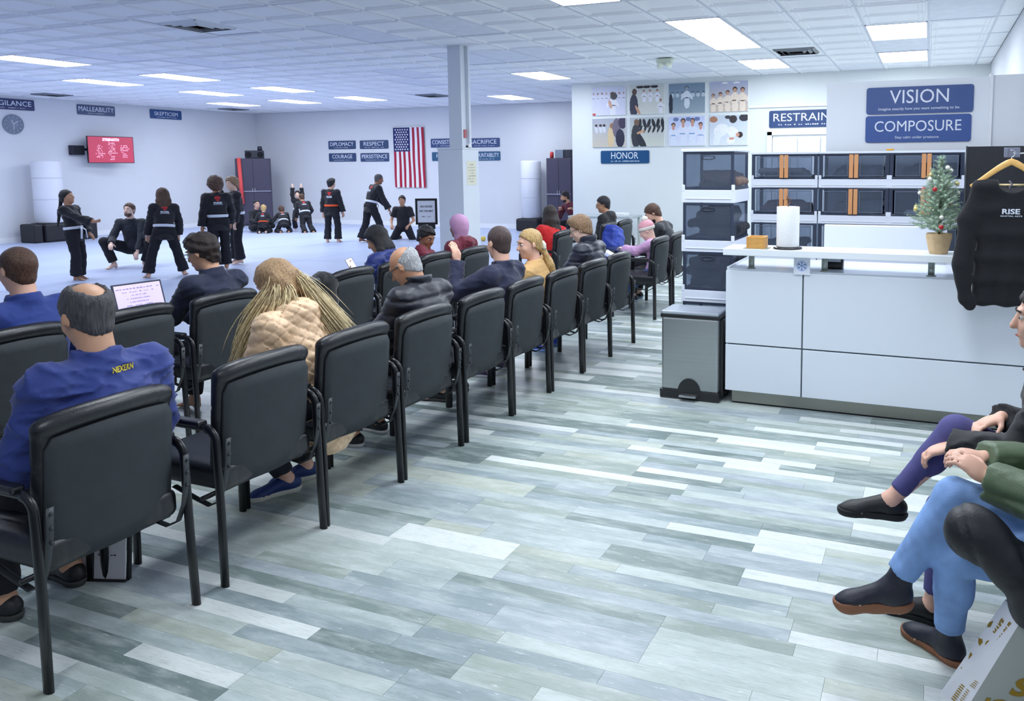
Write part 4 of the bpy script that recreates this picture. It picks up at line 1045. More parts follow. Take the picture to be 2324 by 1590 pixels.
t = thing('stereo', 'black boombox speaker on top of the far left locker', 'stereo', (-18.95, 18.0, 2.0), .75)
box('body', (-.26, -.12, 0), (.26, .12, .24), mat('stereo_black', (40, 44, 58), .5), t, .02)
for s in (-1, 1):
    bm = bmesh.new(); lathe(bm, [(.08, 0), (.085, .01), (.06, .012), (0, .004)], n=20, mtx=Matrix.Translation((s*.16, -.12, .12)) @ Matrix.Rotation(PI/2, 4, 'X')); bobj('cone', bm, mat('grille_dark', (24, 24, 34), .9), t, True)
bm = bmesh.new(); lathe(bm, [(.07, 0), (.06, .12), (0, .13)], (.15, 0, .24), n=14); bobj('top_knob', bm, MATS['stereo_black'], t, True)
t = thing('stacked_boxes', 'grey and black small boxes on the right-hand locker', 'box', (-9.0, 18.68, 1.93))
box('grey_box', (-.18, -.1, 0), (.06, .1, .22), mat('box_grey', (120, 132, 150), .6), t, .01); box('black_box', (.08, -.1, 0), (.28, .1, .22), MATS['stereo_black'], t, .01)
bm = bmesh.new(); lathe(bm, [(.05, 0), (.05, .14), (.03, .17), (0, .17)], (0, 0, 0), n=16); o = bobj('red_bottle', bm, mat('red_can', (206, 64, 60), .4), None, True, loc=(-9.28, 18.6, 1.93)); tag(o, 'small red bottle on the right-hand locker', 'bottle')
bm = bmesh.new(); tube(bm, [(0, 0, 0), (-.10, .03, 1.35)], .055, n=12); o = bobj('foam_stick', bm, mat('foam_red', (226, 84, 84), .7), None, True, loc=(-18.90, 17.42, .66)); tag(o, 'long red foam stick hung on the front of the far left locker', 'foam stick')
# folding table
t = thing('folding_table', 'grey folding table with stuff on it by the photo wall', 'table', (-5.85, 14.25, 0))
box('table_top', (-.75, -.36, .70), (.55, .36, .745), mat('table_grey', (176, 184, 188), .6), t, .008)
for sx in (-.66, .50):
    for sy in (-.30, .30): box('leg', (sx-.025, sy-.025, 0), (sx+.025, sy+.025, .70), mat('table_leg', (190, 194, 190), .6), t, .004)
o = box('paper_stack', (-5.75, 14.02, .745), (-5.45, 14.3, .80), mat('tissue_white', (236, 238, 240), .9), None, .006); tag(o, 'white papers piled on the folding table', 'papers')
# easel sign
t = thing('floor_sign', 'black-framed NO SHOES ON THE MAT sign on an easel by the pillar', 'sign', (-6.72, 9.42, 0), .42)
zb, zt = .915, 1.23
for (nm, lo, hi) in (('frame', (-.155, -.012, zb-.02), (-.125, .012, zt+.02)), ('frame', (.125, -.012, zb-.02), (.155, .012, zt+.02)), ('frame', (-.155, -.012, zt), (.155, .012, zt+.03)), ('frame', (-.155, -.012, zb-.03), (.155, .012, zb))):
    box(nm, lo, hi, tubem, t, .002)
box('sheet', (-.13, -.004, zb), (.13, .004, zt), mat('sheet_white', (222, 226, 244), .6), t)
pk = mat('print_dark', (60, 62, 84), .7)
lettering('NO SHOES', (0, -.004, zb+.23), X1, Z1, .17, .028, pk, t); lettering('ON THE MAT', (0, -.004, zb+.165), X1, Z1, .20, .028, pk, t); dashes((0, -.006, zb+.085), X1, Z1, .13, .012, 7, pk, t, seed=5)
bm = bmesh.new(); tube(bm, [(0, .02, zb-.03), (0, .02, .03)], .014, n=8); lathe(bm, [(.14, 0), (.14, .02), (.03, .035), (0, .04)], (0, .02, 0), n=20); bx(bm, (0, .0, zb-.06), (.24, .03, .07)); bobj('stand', bm, tubem, t)
box('price_card', (-.02, -.02, zb-.10), (.02, -.012, zb-.03), MATS['sheet_white'], t)
# laptop
t = thing('laptop', 'open laptop with pale lavender screen on the seated man\'s lap', 'laptop', (-5.10, 3.82, .665), PI/2-.12)
box('keyboard_base', (-.17, -.22, 0), (.17, .02, .018), mat('laptop_dark', (52, 54, 70), .4, metal=.4), t, .004)
lid = bmesh.new(); bx(lid, (0, 0, .12), (.345, .010, .24), .003); lo_ = bobj('lid', lid, MATS['laptop_dark'], t, loc=(0, .03, .01), rot=(-.30, 0, 0))
box('display', (-.16, -.0068, .012), (.16, -.0060, .228), mat('laptop_screen', (200, 186, 232), .3, emit=.45), lo_)
tx_ = mat('screen_ink', (150, 130, 190), .5)
for q in range(7): dashes((-.01, -.0075, .20-.024*q), X1, Z1, (.28, .2, .1, .16, .13, .18, .1)[q], .006, 12, tx_, lo_, 'screen_text', seed=q)
# booklet / boxed picture under the first chair
t = thing('picture_board', 'white board with red flower print in black frame under nearest chair', 'board', (-3.155, 2.10, .0), .32)
R_ = Matrix.Rotation(-.12, 3, 'X')
bm = bmesh.new(); bx(bm, (0, 0, .155), (.205, .006, .30), rot=R_); bobj('sheet', bm, mat('board_white', (206, 204, 210), .6), t)
bm = bmesh.new()
for c, dd in (((0, -.018, .004), (.215, .016, .012)), ((-.105, 0, .155), (.012, .016, .31)), ((.105, 0, .155), (.012, .016, .31))): bx(bm, R_ @ Vector(c) if c[2] > .1 else c, dd, rot=R_)
bx(bm, (-.045, -.012, .13), (.028, .02, .26), .003)
bobj('frame', bm, tubem, t)
bm = bmesh.new()
for q in range(6):
    a = q*PI/3; bmesh.ops.create_circle(bm, cap_ends=True, segments=10, radius=.022, matrix=Matrix.Translation((.02+.022*math.cos(a), -.0285, .235+.022*math.sin(a))) @ Matrix.Rotation(PI/2, 4, 'X') @ Matrix.Translation((0, 0, .0004*q)))
bobj('flower_print', bm, mat('flower_red', (190, 44, 52), .6), t)
dashes((.035, -.018, .115), X1, Z1, .08, .010, 6, pk, t, seed=1); dashes((.015, -.014, .085), X1, Z1, .05, .010, 4, pk, t, seed=2)
# ------------------------------------------------------------------ white shopping bag, bottom right
t = thing('shopping_bag', 'white shopping bag with gold lettering at the bottom right corner', 'bag')
A0, B0 = Vector((.086, 2.585, 0)), Vector((.150, 2.50, 0)); A1, B1 = Vector((.262, 2.60, .345)), Vector((.300, 2.50, .345))
e = Vector((.19, .03, 0)); C0, D0, C1, D1 = B0+e, A0+e, B1+e*.9, A1+e*.9
bgm = mat('bag_paper', (228, 230, 238), .45, var=.03, vscale=5)
mobj('gusset', [A0, B0, B1, A1], [(0, 1, 2, 3)], bgm, t); mobj('front', [B0, C0, C1, B1], [(0, 1, 2, 3)], mat('bag_film', (176, 182, 178), .25), t)
mobj('back', [D0, A0, A1, D1], [(0, 1, 2, 3)], bgm, t); mobj('side', [C0, D0, D1, C1], [(0, 1, 2, 3)], bgm, t); mobj('bottom', [A0, D0, C0, B0], [(0, 1, 2, 3)], bgm, t)
upd = ((A1-A0)+(B1-B0)).normalized(); acr = (B0-A0); acr = (acr-upd*acr.dot(upd)).normalized(); nn = acr.cross(upd).normalized()
gold = mat('gold_foil', (176, 142, 52), .35, metal=.6)
def gp(u, v): return A0.lerp(B0, u).lerp(A1.lerp(B1, u), v)
def gl_text(txt, u, v, along, hgt, m_=gold, bold=.03):
    return lettering(txt, gp(u, v), upd, -acr, along, hgt, m_, t, off=.002, bold=bold)
gl_text('MAKE', .45, .80, .055, .020); gl_text('COLOUR', .76, .80, .085, .020, bold=.04)
lettering('C', gp(.5, .62), acr, upd, .028, .032, gold, t, off=.002)
bm = bmesh.new()
def leaf(pts):
    vs_ = [bm.verts.new(gp(u, v)+nn*.003) for u, v in pts]; bm.faces.new(vs_)
leaf([(.08, .46), (.55, .44), (.50, .41), (.38, .375), (.22, .38), (.12, .42)]); leaf([(.03, .60), (.18, .615), (.34, .58), (.50, .53), (.3, .545), (.1, .57)])
leaf([(.10, .30), (.60, .34), (.62, .30), (.30, .255)]); leaf([(.02, .76), (.12, .80), (.16, .74), (.05, .72)])
for q in range(8): leaf([(.42, .03+.022*q), (.60, .035+.022*q), (.58, .045+.022*q), (.43, .042+.022*q)])
for q in range(6): leaf([(.68, .08+.022*q), (.80, .083+.022*q), (.80, .09+.022*q), (.68, .088+.022*q)])
for q in range(4): leaf([(.70+.02*q, .24+.02*q), (.90, .25+.02*q), (.90, .256+.02*q), (.70+.02*q, .247+.02*q)])
bobj('foil_print', bm, gold, t)
bm = bmesh.new(); tube(bm, [B1+Vector((.03, 0, -.01)), B1+Vector((.02, -.01, .07)), B1+Vector((.05, -.02, .09)), B1+Vector((.10, -.01, .05)), B1+Vector((.11, 0, -.01))], .004, n=8); bobj('handle', bm, trimm, t, True)
fx_ = (C0-B0).normalized(); fu = (B1-B0).normalized()
lettering('S', B0+fx_*.11+fu*.13, fx_, fu, .05, .07, gold, t, 'big_lettering', off=.002, bold=.04); lettering('IO', B0+fx_*.07+fu*.05, fx_, fu, .07, .05, gold, t, 'big_lettering', off=.002, bold=.04)
DBG = None
# ------------------------------------------------------------------ people
SK = {'light': (226, 178, 156), 'pale': (234, 196, 178), 'tan': (196, 146, 116), 'brown': (150, 102, 78), 'olive': (208, 160, 130)}
def skin(k): return mat('skin_'+k, SK[k], .5, var=.05, vscale=12, bump=.04, bscale=120)
def hairm(k):
    c = {'black': (22, 20, 26), 'darkbrown': (44, 32, 30), 'brown': (84, 58, 44), 'lightbrown': (152, 122, 94), 'blond': (200, 166, 112), 'grey': (112, 110, 112), 'silver': (176, 178, 182), 'saltpepper': (78, 76, 80), 'buzz': (76, 60, 58), 'ash': (176, 142, 104)}[k]
    return mat('hair_'+k, c, .45, var=.5, vscale=20, stretch=(9, 9, 1.2), bump=.8, bscale=34)
eye_m = mat('eye_dark', (36, 26, 24), .25); lip_m = mat('lip', (176, 98, 92), .5); nail_m = mat('nail', (232, 200, 190), .3)
def rotm(axis, deg): return np.array(Matrix.Rotation(math.radians(deg), 3, axis))
def ik(a, t, l1, l2, pole):
    a, t = np.array(a, float), np.array(t, float); d = t-a; L = np.linalg.norm(d)
    if L > (l1+l2)*.995: t = a+d/L*(l1+l2)*.995; d = t-a; L = np.linalg.norm(d)
    if L < abs(l1-l2)*1.05: L = abs(l1-l2)*1.05
    u = d/L; x = (l1*l1-l2*l2+L*L)/(2*L); h = math.sqrt(max(l1*l1-x*x, 0)); p = np.array(pole, float); p = p-u*(p@u); p = nrm(p)
    return a+u*x+p*h, t
def person(label, loc, rz=0, h=1.72, skin_='light', pel=(0, -.035, .52), lean=8, side=0, twist=0, hunch=10, head=(0, 0, 0), hs=1.0,
           hands=((-.16, .26, .62), (.16, .26, .62)), hdir=None, curl=.5, arms_pole=None, feet=((-.13, .40, 0, -6), (.13, .42, 0, 6)), knee_pole=None,
           top=None, bottom=None, hair=None, shoes=None, vox=.012, face=0, glasses=None, belt=None, gi=None, fat=1.0, hood=None, collar=None, extra=None, toe_dn=(0, 0), ankle=None, group=None, noleg=False):
    s = h/1.75; t = thing('person', label, 'person', loc, rz, group)
    P = np.array(pel, float); FW, UP, RT = np.array([0, 1., 0]), np.array([0, 0, 1.]), np.array([1., 0, 0])
    T = rotm('Z', twist) @ rotm('X', -lean) @ rotm('Y', side); T2 = T @ rotm('X', -hunch)
    U, U2 = T @ UP, T2 @ UP; R2, F2 = T2 @ RT, T2 @ FW; R1, F1 = T @ RT, T @ FW
    C = P+U*.27*s; N = C+U2*.225*s
    sh = [C+U2*.165*s+R2*q*.172*s*fat**.5 for q in (-1, 1)]; hp = [P-U*.02*s+(rotm('Z', 0) @ RT)*q*.092*s for q in (-1, 1)]
    HR = rotm('Z', head[1]) @ rotm('X', -head[0]) @ rotm('Y', head[2])
    hu, hf, hr = HR @ UP, HR @ FW, HR @ RT
    s1 = s*hs/(1 if h > 1.5 else 1); hs_ = (h/1.75)**.35*hs      # children keep a bigger head
    HC = N+nrm(U2*.6+hu*.4)*.055*s+hu*.105*hs_+hf*.018*hs_
    def hd(x, y, z): return HC+(hr*x+hf*y+hu*z)*hs_
    # ---- body (one continuous skin)
    B = SDF(vox, .025*s)
    B.ell(hd(0, -.012, .030), np.array((.073, .092, .086))*hs_, HR, k=.02); B.ell(hd(0, .030, -.035), np.array((.058, .062, .076))*hs_, HR, k=.03)
    B.ell(hd(0, .066, -.094), np.array((.024, .020, .018))*hs_, HR, k=.025)
    B.cone(hd(0, .088, .012), hd(0, .106, -.026), .009*hs_, .0135*hs_, k=.008); B.cone(hd(-.028, .078, .030), hd(.028, .078, .030), .012*hs_, .012*hs_, k=.012)
    B.ell(hd(-.034, .062, -.028), np.array((.022, .018, .022))*hs_, HR, k=.015); B.ell(hd(.034, .062, -.028), np.array((.022, .018, .022))*hs_, HR, k=.015)
    for q in (-1, 1):
        B.ell(hd(q*.078, -.008, -.004), np.array((.007, .019, .031))*hs_, HR @ rotm('Z', q*-18), k=.006)
        if face: B.ell(hd(q*.031, .092, .010), np.array((.015, .010, .010))*hs_, HR, k=.008, op='s')
    if face: B.cone(hd(-.017, .086, -.062), hd(.017, .086, -.062), .0085*hs_, .0085*hs_, k=.005)
    B.cone(N-U2*.05*s, hd(0, -.022, -.055), .058*s*(fat*.5+.5), .052*hs_*(fat*.4+.6), k=.03)
    B.ell(C+U2*.02*s, np.array((.135*fat, .085*fat, .17))*s, T2); B.ell(P+U*.08*s, np.array((.125*fat, .085*fat, .16))*s, T); B.ell(P, np.array((.135*fat, .095*fat, .095))*s, T)
    B.cone(sh[0], sh[1], .05*s, .05*s, k=.04)
    el, wr = [], []
    for i, q in enumerate((-1, 1)):
        pole = (q*.6, -.5, -.7) if arms_pole is None else arms_pole[i]
        e_, w_ = ik(sh[i], hands[i], .285*s, .255*s, pole); el.append(e_); wr.append(w_)
        B.cone(sh[i], e_, .043*s, .034*s, k=.02); B.cone(e_, w_, .035*s, .0235*s, k=.015)
        d = nrm(w_-e_) if (hdir is None or hdir[i] is None) else nrm(hdir[i][0])
        nml = np.array((0, 0, -1.)) if (hdir is None or hdir[i] is None) else np.array(hdir[i][1], float)   # palm normal
        nml = nrm(nml-d*(nml@d)); sd = np.cross(d, nml)*(-1 if i == 0 else 1)     # thumb side direction
        z_ = s*(1.0 if h > 1.5 else 1.08)
        Rh = np.stack([sd, d, nml], 1)
        B.ell(w_+d*.048*z_, np.array((.040, .056, .0165))*z_, Rh, k=.012)
        cu_ = curl if not isinstance(curl, (tuple, list)) else curl[i]
        fr_ = max(.0082, vox*.8)*z_ if vox > .011 else .0082*z_
        for f_, (off, ln) in enumerate(((.028, .072), (.010, .080), (-.009, .075), (-.027, .060))):
            b0 = w_+d*.085*z_+sd*off*z_*.95; an = cu_*.9; dd = nrm(d*math.cos(an)+nml*math.sin(an)+sd*off*1.6); b1 = b0+dd*ln*.45*z_
            an += cu_*1.1; d2 = nrm(d*math.cos(an)+nml*math.sin(an)+sd*off*1.6); b2 = b1+d2*ln*.32*z_; an += cu_*.8; d3 = nrm(d*math.cos(an)+nml*math.sin(an)); b3 = b2+d3*ln*.23*z_
            B.cone(b0-d*.012, b1, fr_*1.08, fr_, k=.004); B.cone(b1, b2, fr_, fr_*.92, k=.002); B.cone(b2, b3, fr_*.92, fr_*.8, k=.002)
        t0 = w_+d*.022*z_+sd*.028*z_+nml*.004; t1 = t0+nrm(sd*.75+d*.7+nml*.35)*.040*z_; t2_ = t1+nrm(sd*.25+d*.9+nml*(.35+cu_*.5))*.034*z_
        B.cone(t0, t1, .0125*z_, .0105*z_, k=.008); B.cone(t1, t2_, .0105*z_, .0085*z_, k=.003)
    kn, an_, toes = [], [], []
    if not noleg:
      for i, q in enumerate((-1, 1)):
        fx, fy_, fz, fa = feet[i]; pole = (q*.15, .9, .4) if knee_pole is None else knee_pole[i]
        fd = rotm('Z', -fa) @ FW; pit = math.radians(toe_dn[i]); fd = fd*math.cos(pit)-UP*math.sin(pit)
        A = np.array((fx, fy_, fz+.075*s)); k_, A = ik(hp[i], A, .425*s, .40*s, pole); kn.append(k_); an_.append(A)
        B.cone(hp[i], k_, .072*s*fat**.5, .048*s, k=.03); B.cone(k_, k_+(A-k_)*.35-fd*.012*s, .046*s, .050*s, k=.02); B.cone(k_+(A-k_)*.35-fd*.012*s, A, .050*s, .031*s, k=.02)
        fu = nrm(np.cross(np.cross(fd, UP if abs(fd[2]) < .95 else -FW), fd)); hl = A-fu*.045*s-fd*.03*s; bl = A-fu*.055*s+fd*.115*s
        B.cone(A, hl, .033*s, .026*s, k=.02); B.cone(A-fu*.01*s, bl, .036*s, .022*s, k=.02, flat=None); sd = np.cross(fd, fu)
        for f_ in range(5):
            o_ = (f_-2)*.0155*s; B.cone(bl+sd*o_*.9, bl+sd*o_*1.15+fd*(.052-.006*abs(f_-(1 if q > 0 else 3)))*s-fu*.004, .0125*s, .0095*s, k=.006)
        toes.append((fd, fu, hl, bl))
    V, Q = B.mesh(); body = np_mesh('body', V, Q, skin(skin_), t)
    # ---- upper garment
    tp = top or dict(rgb=(24, 26, 40)); th = tp.get('th', .014)*1.0; lng = tp.get('long', .0); fold = tp.get('fold', .005); sl = tp.get('sleeve', 1.0); pf = tp.get('puff', 0)
    tm = mat('garment_%s' % '_'.join(map(str, tp['rgb'])), tp['rgb'], tp.get('rough', .8), sheen=.15, bump=.12, bscale=160, var=.06, vscale=10)
    J = SDF(vox, .04*s)
    J.ell(C+U2*.02*s, np.array((.150*fat, .098*fat, .185))*s+th, T2); J.ell(P+U*.11*s, np.array((.138*fat, .098*fat, .17))*s+th, T)
    if gi is not None: J.cone(P+U*.10*s, P-U*(.10+lng)*s, .10*s*fat+th, .155*s*fat+th, k=.03, clip=(P-U*(.10+lng)*s, -U), flat=(F1, .72))
    else: J.ell(P+U*(.02-lng)*s, np.array((.148*fat, .112*fat, .10+lng))*s+th, T)
    J.cone(sh[0], sh[1], .056*s+th*.7, .056*s+th*.7, k=.04); J.cone(N-U2*.045*s, N+U2*(.012)*s, .066*s+th*.5, .060*s+th*.3, k=.03, clip=(N+U2*.018*s, U2))
    for i, q in enumerate((-1, 1)):
        w_end = el[i]+(wr[i]-el[i])*max(0, (sl-.5)*2)*.98 if sl >= .5 else sh[i]+(el[i]-sh[i])*sl*2
        rr_ = tp.get('cuff', .034)*s+th
        if sl >= .5: J.cone(sh[i], el[i], .052*s+th, .045*s+th, k=.035); J.cone(el[i], w_end, .044*s+th, rr_, k=.02, clip=(w_end, nrm(w_end-el[i])))
        else: J.cone(sh[i], w_end, .052*s+th, .05*s+th, k=.035, clip=(w_end, nrm(w_end-sh[i])))
    if collar: J.cone(N-U2*.01*s, N+U2*collar*s+hf*.0, .078*s+th*.3, .070*s+th*.3, k=.015, clip=(N+U2*collar*s, U2)); J.cone(N+U2*.02*s, N+U2*(collar+.06)*s, .055*s, .060*s, k=.006, op='s')
    if hood: J.cone(N-U2*.02*s-F2*.055*s-R2*.07*s, N-U2*.02*s-F2*.055*s+R2*.07*s, .045*s*hood, .045*s*hood, k=.04); J.cone(N-U2*.05*s-F2*.08*s, N-U2*.11*s-F2*.085*s, .05*s*hood, .03*s*hood, k=.04)
    if tp.get('hoodup'): J.ell(hd(0, -.03, .015), np.array((.094, .112, .122))*hs_, HR, k=.03); J.ell(hd(0, .085, -.01), np.array((.062, .07, .085))*hs_, HR, k=.02, op='s'); J.cone(hd(0, -.04, -.06), N, .08*hs_, .085*s, k=.03)
    if tp.get('extra'): tp['extra'](J, locals())
    sd_ = sum(tp['rgb'])+int(abs(loc[1])*100)
    def dj(Pp):
        Pa = Pp*np.array((1, 1, 2.1)); rg = np.clip(1-1.6*np.abs(noise3(Pa, 15, sd_)), 0, 1)**3; rg2 = np.clip(1-1.8*np.abs(noise3(Pa, 27, sd_+1)), 0, 1)**3
        o_ = -fold*1.5*rg-fold*.8*rg2+fold*.5*noise3(Pp, 34, sd_)+fold*.5
        rel = Pp-P; zz = rel @ U
        if pf: o_ = o_+pf*np.exp(-(np.sin(zz*PI/.085+.35*noise3(Pp, 8, 3))/.38)**2)-pf*.3
        if tp.get('quilt'):
            aa = rel @ R1; g = tp['quilt']; q1 = np.abs(np.sin((aa+zz)*PI/.062)); q2 = np.abs(np.sin((aa-zz)*PI/.062)); o_ = o_+g*np.exp(-(np.minimum(q1, q2)/.26)**2)-g*.2
        return o_
    V, Q = J.mesh(disp=dj); jk = np_mesh(tp.get('name', 'jacket'), V, Q, tm, t)
    # ---- belt: band of the garment's own surface
    if belt:
        K = SDF(max(vox*.7, .008), .04*s); bo = .020; zb_ = belt.get('z', .085)
        K.ell(C+U2*.02*s, np.array((.150*fat, .098*fat, .185))*s+th+bo, T2); K.ell(P+U*.11*s, np.array((.138*fat, .098*fat, .17))*s+th+bo, T)
        K.cone(P+U*.10*s, P-U*(.10+lng)*s, .10*s*fat+th+bo, .155*s*fat+th+bo, k=.03, clip=(P-U*(.10+lng)*s, -U), flat=(F1, .72))
        hw_ = belt.get('w', .026)*s
        V, Q = K.mesh(inter=[(P+U*(zb_*s+hw_)+F1*0, U), (P+U*(zb_*s-hw_), -U)])
        bl_ = np_mesh('belt', V, Q, mat('belt_%d' % sum(belt['rgb']), belt['rgb'], .7), t)
        bm = bmesh.new(); f0 = P+U*zb_*s+F1*(.125*s+th)
        for q in (-1, 1): tube(bm, [f0, f0+R1*q*.05+F1*.03-U*.05, f0+R1*q*.07+F1*.02-U*.22*s], .004, .019, 8, upv=tuple(R1))
        bobj('belt_end', bm, mat('belt_%d' % sum(belt['rgb']), belt['rgb'], .7), bl_, True)
    if gi is not None:
        red, wh = mat('emblem_red', (206, 44, 50), .7), mat('gi_lettering', (206, 214, 228), .7)
        bc = C+U2*.02*s-F2*.2
        def emb(u, v):
            r_ = u*u+v*v; return (.35 < r_ < 1 and not (v < -.2 and abs(u) > .5)) or (abs(u) < .16 and v < .4) or (abs(abs(u)-v*.6-.2) < .16 and v > -.1 and r_ < 1)
        if gi.get('emblem', 1):
            patch_grid(jk, emb, bc+U2*.105*s, R2, U2, .10*s, .09*s, 14, red, jk, 'emblem')
            patch_text(jk, 'RISE', bc+U2*.025*s, R2, U2, .14*s, .035*s, wh, jk, 'back_lettering', .05)
            patch_grid(jk, lambda u, v: True, bc-U2*.005*s, R2, U2, .16*s, .008*s, 16, wh, jk, 'back_lettering')
    # ---- trousers
    bt = bottom or dict(rgb=(24, 24, 32)); bth = bt.get('th', .012)
    if not noleg:
        G = SDF(vox, .03*s); G.ell(P-U*.01*s, np.array((.150*fat, .115*fat, .105))*s+bth*.5, T)
        for i in range(2):
            le = bt.get('len', .90); w_end = kn[i]+(an_[i]-kn[i])*le; c_ = bt.get('cuff', .048)
            G.cone(hp[i], kn[i], .084*s*fat**.5+bth, .058*s+bth, k=.03)
            G.cone(kn[i], w_end, .055*s+bth, c_*s+bth*.6, k=.02, clip=(w_end, nrm(an_[i]-kn[i])))
            if not bt.get('wide'): G.cone(kn[i]+(an_[i]-kn[i])*.05, kn[i]+(an_[i]-kn[i])*.4-toes[i][0]*.014*s, .05*s+bth, .054*s+bth*.6, k=.03)
        bf = bt.get('fold', .004)
        V, Q = G.mesh(disp=lambda Pp: bf*noise3(Pp, 34, 9)+bf*.6*noise3(Pp, 70, 10)); tr = np_mesh('trousers', V, Q, mat('trouser_%s' % '_'.join(map(str, bt['rgb'])), bt['rgb'], bt.get('rough', .85), var=bt.get('var', .06), vscale=14, bump=.15, bscale=220), t)
        if shoes:
            for i in range(2):
                fd, fu, hl, bl = toes[i]; sdv = np.cross(fd, fu); F_ = SDF(max(min(vox, .010), .006), .02); Rf = np.stack([sdv, fd, fu], 1)
                F_.ell(hl+fu*.018+fd*.01, np.array((.038, .052, .044))*s, Rf); F_.cone(hl+fd*.05*s+fu*.030*s, bl+fd*.025*s+fu*.004*s, .038*s, .032*s, k=.03, flat=None); F_.ell(bl+fd*.035*s, np.array((.040, .055, .026))*s, Rf, k=.03)
                if shoes.get('boot'): F_.cone(hl+fd*.03*s+fu*.03*s, an_[i]+(kn[i]-an_[i])*(shoes['boot']/.4), .042*s, .044*s, k=.03, clip=(an_[i]+(kn[i]-an_[i])*(shoes['boot']/.4), nrm(kn[i]-an_[i])))
                base = hl-fu*.022*s
                V, Q = F_.mesh(inter=[(base+fu*.012, -fu)]); so = np_mesh(shoes.get('name', 'shoe'), V, Q, mat('shoe_%s' % '_'.join(map(str, shoes['rgb'])), shoes['rgb'], .5, bump=.1, bscale=150), t)
                S_ = SDF(max(min(vox, .010), .006), .02); S_.ell(hl+fd*.01, np.array((.041, .056, .05))*s, Rf); S_.ell((hl+bl)/2+fd*.02, np.array((.036, .10, .05))*s, Rf); S_.ell(bl+fd*.035*s, np.array((.045, .060, .05))*s, Rf)
                V, Q = S_.mesh(inter=[(base+fu*.018, fu), (base-fu*(shoes.get('sole', .012)), -fu)]); np_mesh('sole', V, Q, mat('sole_%s' % '_'.join(map(str, shoes['srgb'])), shoes['srgb'], .7), so)
    # ---- hair
    hk = hair or dict(kind='short', col='darkbrown'); kd = hk['kind']; hm = hairm(hk['col']) if isinstance(hk['col'], str) else mat('cover_%d' % sum(hk['col']), hk['col'], .8, var=.08, vscale=10, bump=.15, bscale=80); ht = hk.get('t', .013)
    Hh = SDF(min(vox, .009), .015); nf = HR @ nrm((0, .72, -.69)); pc = hd(0, hk.get('line', .012), 0)
    if kd in ('short', 'curly', 'balding', 'ring', 'long', 'pony', 'bun', 'buzz'):
        tt = {'curly': ht+.010, 'long': ht+.004, 'buzz': .006}.get(kd, ht)
        Hh.ell(hd(0, -.014, .032), (np.array((.073, .092, .086))+tt)*hs_, HR, cut=[(pc, nf)]); Hh.ell(hd(0, -.030, -.035), (np.array((.056, .058, .06))+tt)*hs_, HR, k=.02, cut=[(pc, nf)])
        if kd in ('balding',): Hh.ell(hd(0, hk.get('by', .0), .125), np.array((.060, .085, .070))*hs_, HR, op='s', k=.012)
        if kd == 'ring': Hh.ell(hd(0, .03, .10), np.array((.098, .12, .10))*hs_, HR, op='s', k=.01)
    if hk.get('locks'):
        for lk in hk['locks']:
            pl = [HC+np.array(p) for p in lk]; rr_ = np.linspace(.036, .014, len(pl))
            for a, b_, r0, r1 in zip(pl[:-1], pl[1:], rr_[:-1], rr_[1:]): Hh.cone(a, b_, r0, r1, k=.02)
    elif kd == 'long':
        L = hk.get('len', .30); bk = T2 @ np.array((0, -1, 0.)); base = hd(0, -.055, -.03)
        for q in np.linspace(-1, 1, 5):
            st_ = hd(.062*q, -.062+.035*q*q, -.0); md = st_-hu*.09*hs_+hr*q*.012-hf*.012; dn = np.array((0, 0, -1.))*(.8)+(-U2)*.4+bk*.0
            e1 = md+nrm(dn)*L*.55+R2*q*.02+bk*(.035 if L > .2 else .01); e2 = e1+nrm(dn)*L*.45+R2*q*hk.get('spread', .015)
            Hh.cone(st_, md, .040*hs_, .040*hs_, k=.02); Hh.cone(md, e1, .040*hs_, .034*hs_, k=.02); Hh.cone(e1, e2, .034*hs_, .014*hs_, k=.02)
    if kd in ('pony', 'bun'):
        b0 = hd(0, -.105, hk.get('pz', -.02))
        if kd == 'bun': Hh.ell(b0-hf*.02, np.array((.035, .035, .035))*hs_, HR)
        else:
            dn = hk.get('dir', (0, -.25, -1)); L = hk.get('len', .25); d_ = T @ nrm(dn)
            Hh.cone(b0, b0+d_*L*.5+hr*hk.get('sx', 0), .026*hs_, .030*hs_, k=.02); Hh.cone(b0+d_*L*.5+hr*hk.get('sx', 0), b0+d_*L+hr*hk.get('sx', 0)*1.6, .030*hs_, .010, k=.02)
    if kd == 'cover':
        Hh.ell(hd(0, -.014, .030), np.array((.092, .112, .108))*hs_, HR, cut=[(hd(0, .052, .03), HR @ nrm((0, .9, -.43)))]); Hh.cone(hd(0, -.035, -.03), N, .080*hs_, .072*s, k=.03)
    if kd == 'beanie': Hh.ell(hd(0, -.020, .050), np.array((.090, .108, .100))*hs_, HR, cut=[(hd(0, 0, .022), HR @ nrm((0, .28, -.96)))])
    if hk.get('top'): Hh.ell(hd(0, .035, .105), np.array((.06, .055, .03))*hs_, HR, k=.03)
    am = {'curly': .011, 'long': .004, 'buzz': .0012, 'cover': .0025, 'beanie': .0015}.get(kd, .004)
    def dh(Pp):
        rel = (Pp-HC); a_ = np.arctan2(rel @ hr, rel @ (-hf)); o_ = am*noise3(Pp, 70 if kd == 'curly' else 45, 21)
        if kd in ('short', 'long', 'pony', 'balding', 'bun', 'ring'): o_ = o_+.0022*np.sin(a_*34+2.2*np.sin((rel @ hu)*26)+3*noise3(Pp, 20, 3))
        return o_
    V, Q = Hh.mesh(disp=dh); hr_o = np_mesh({'cover': 'head_scarf', 'beanie': 'knit_hat'}.get(kd, 'hair'), V, Q, hm, t)
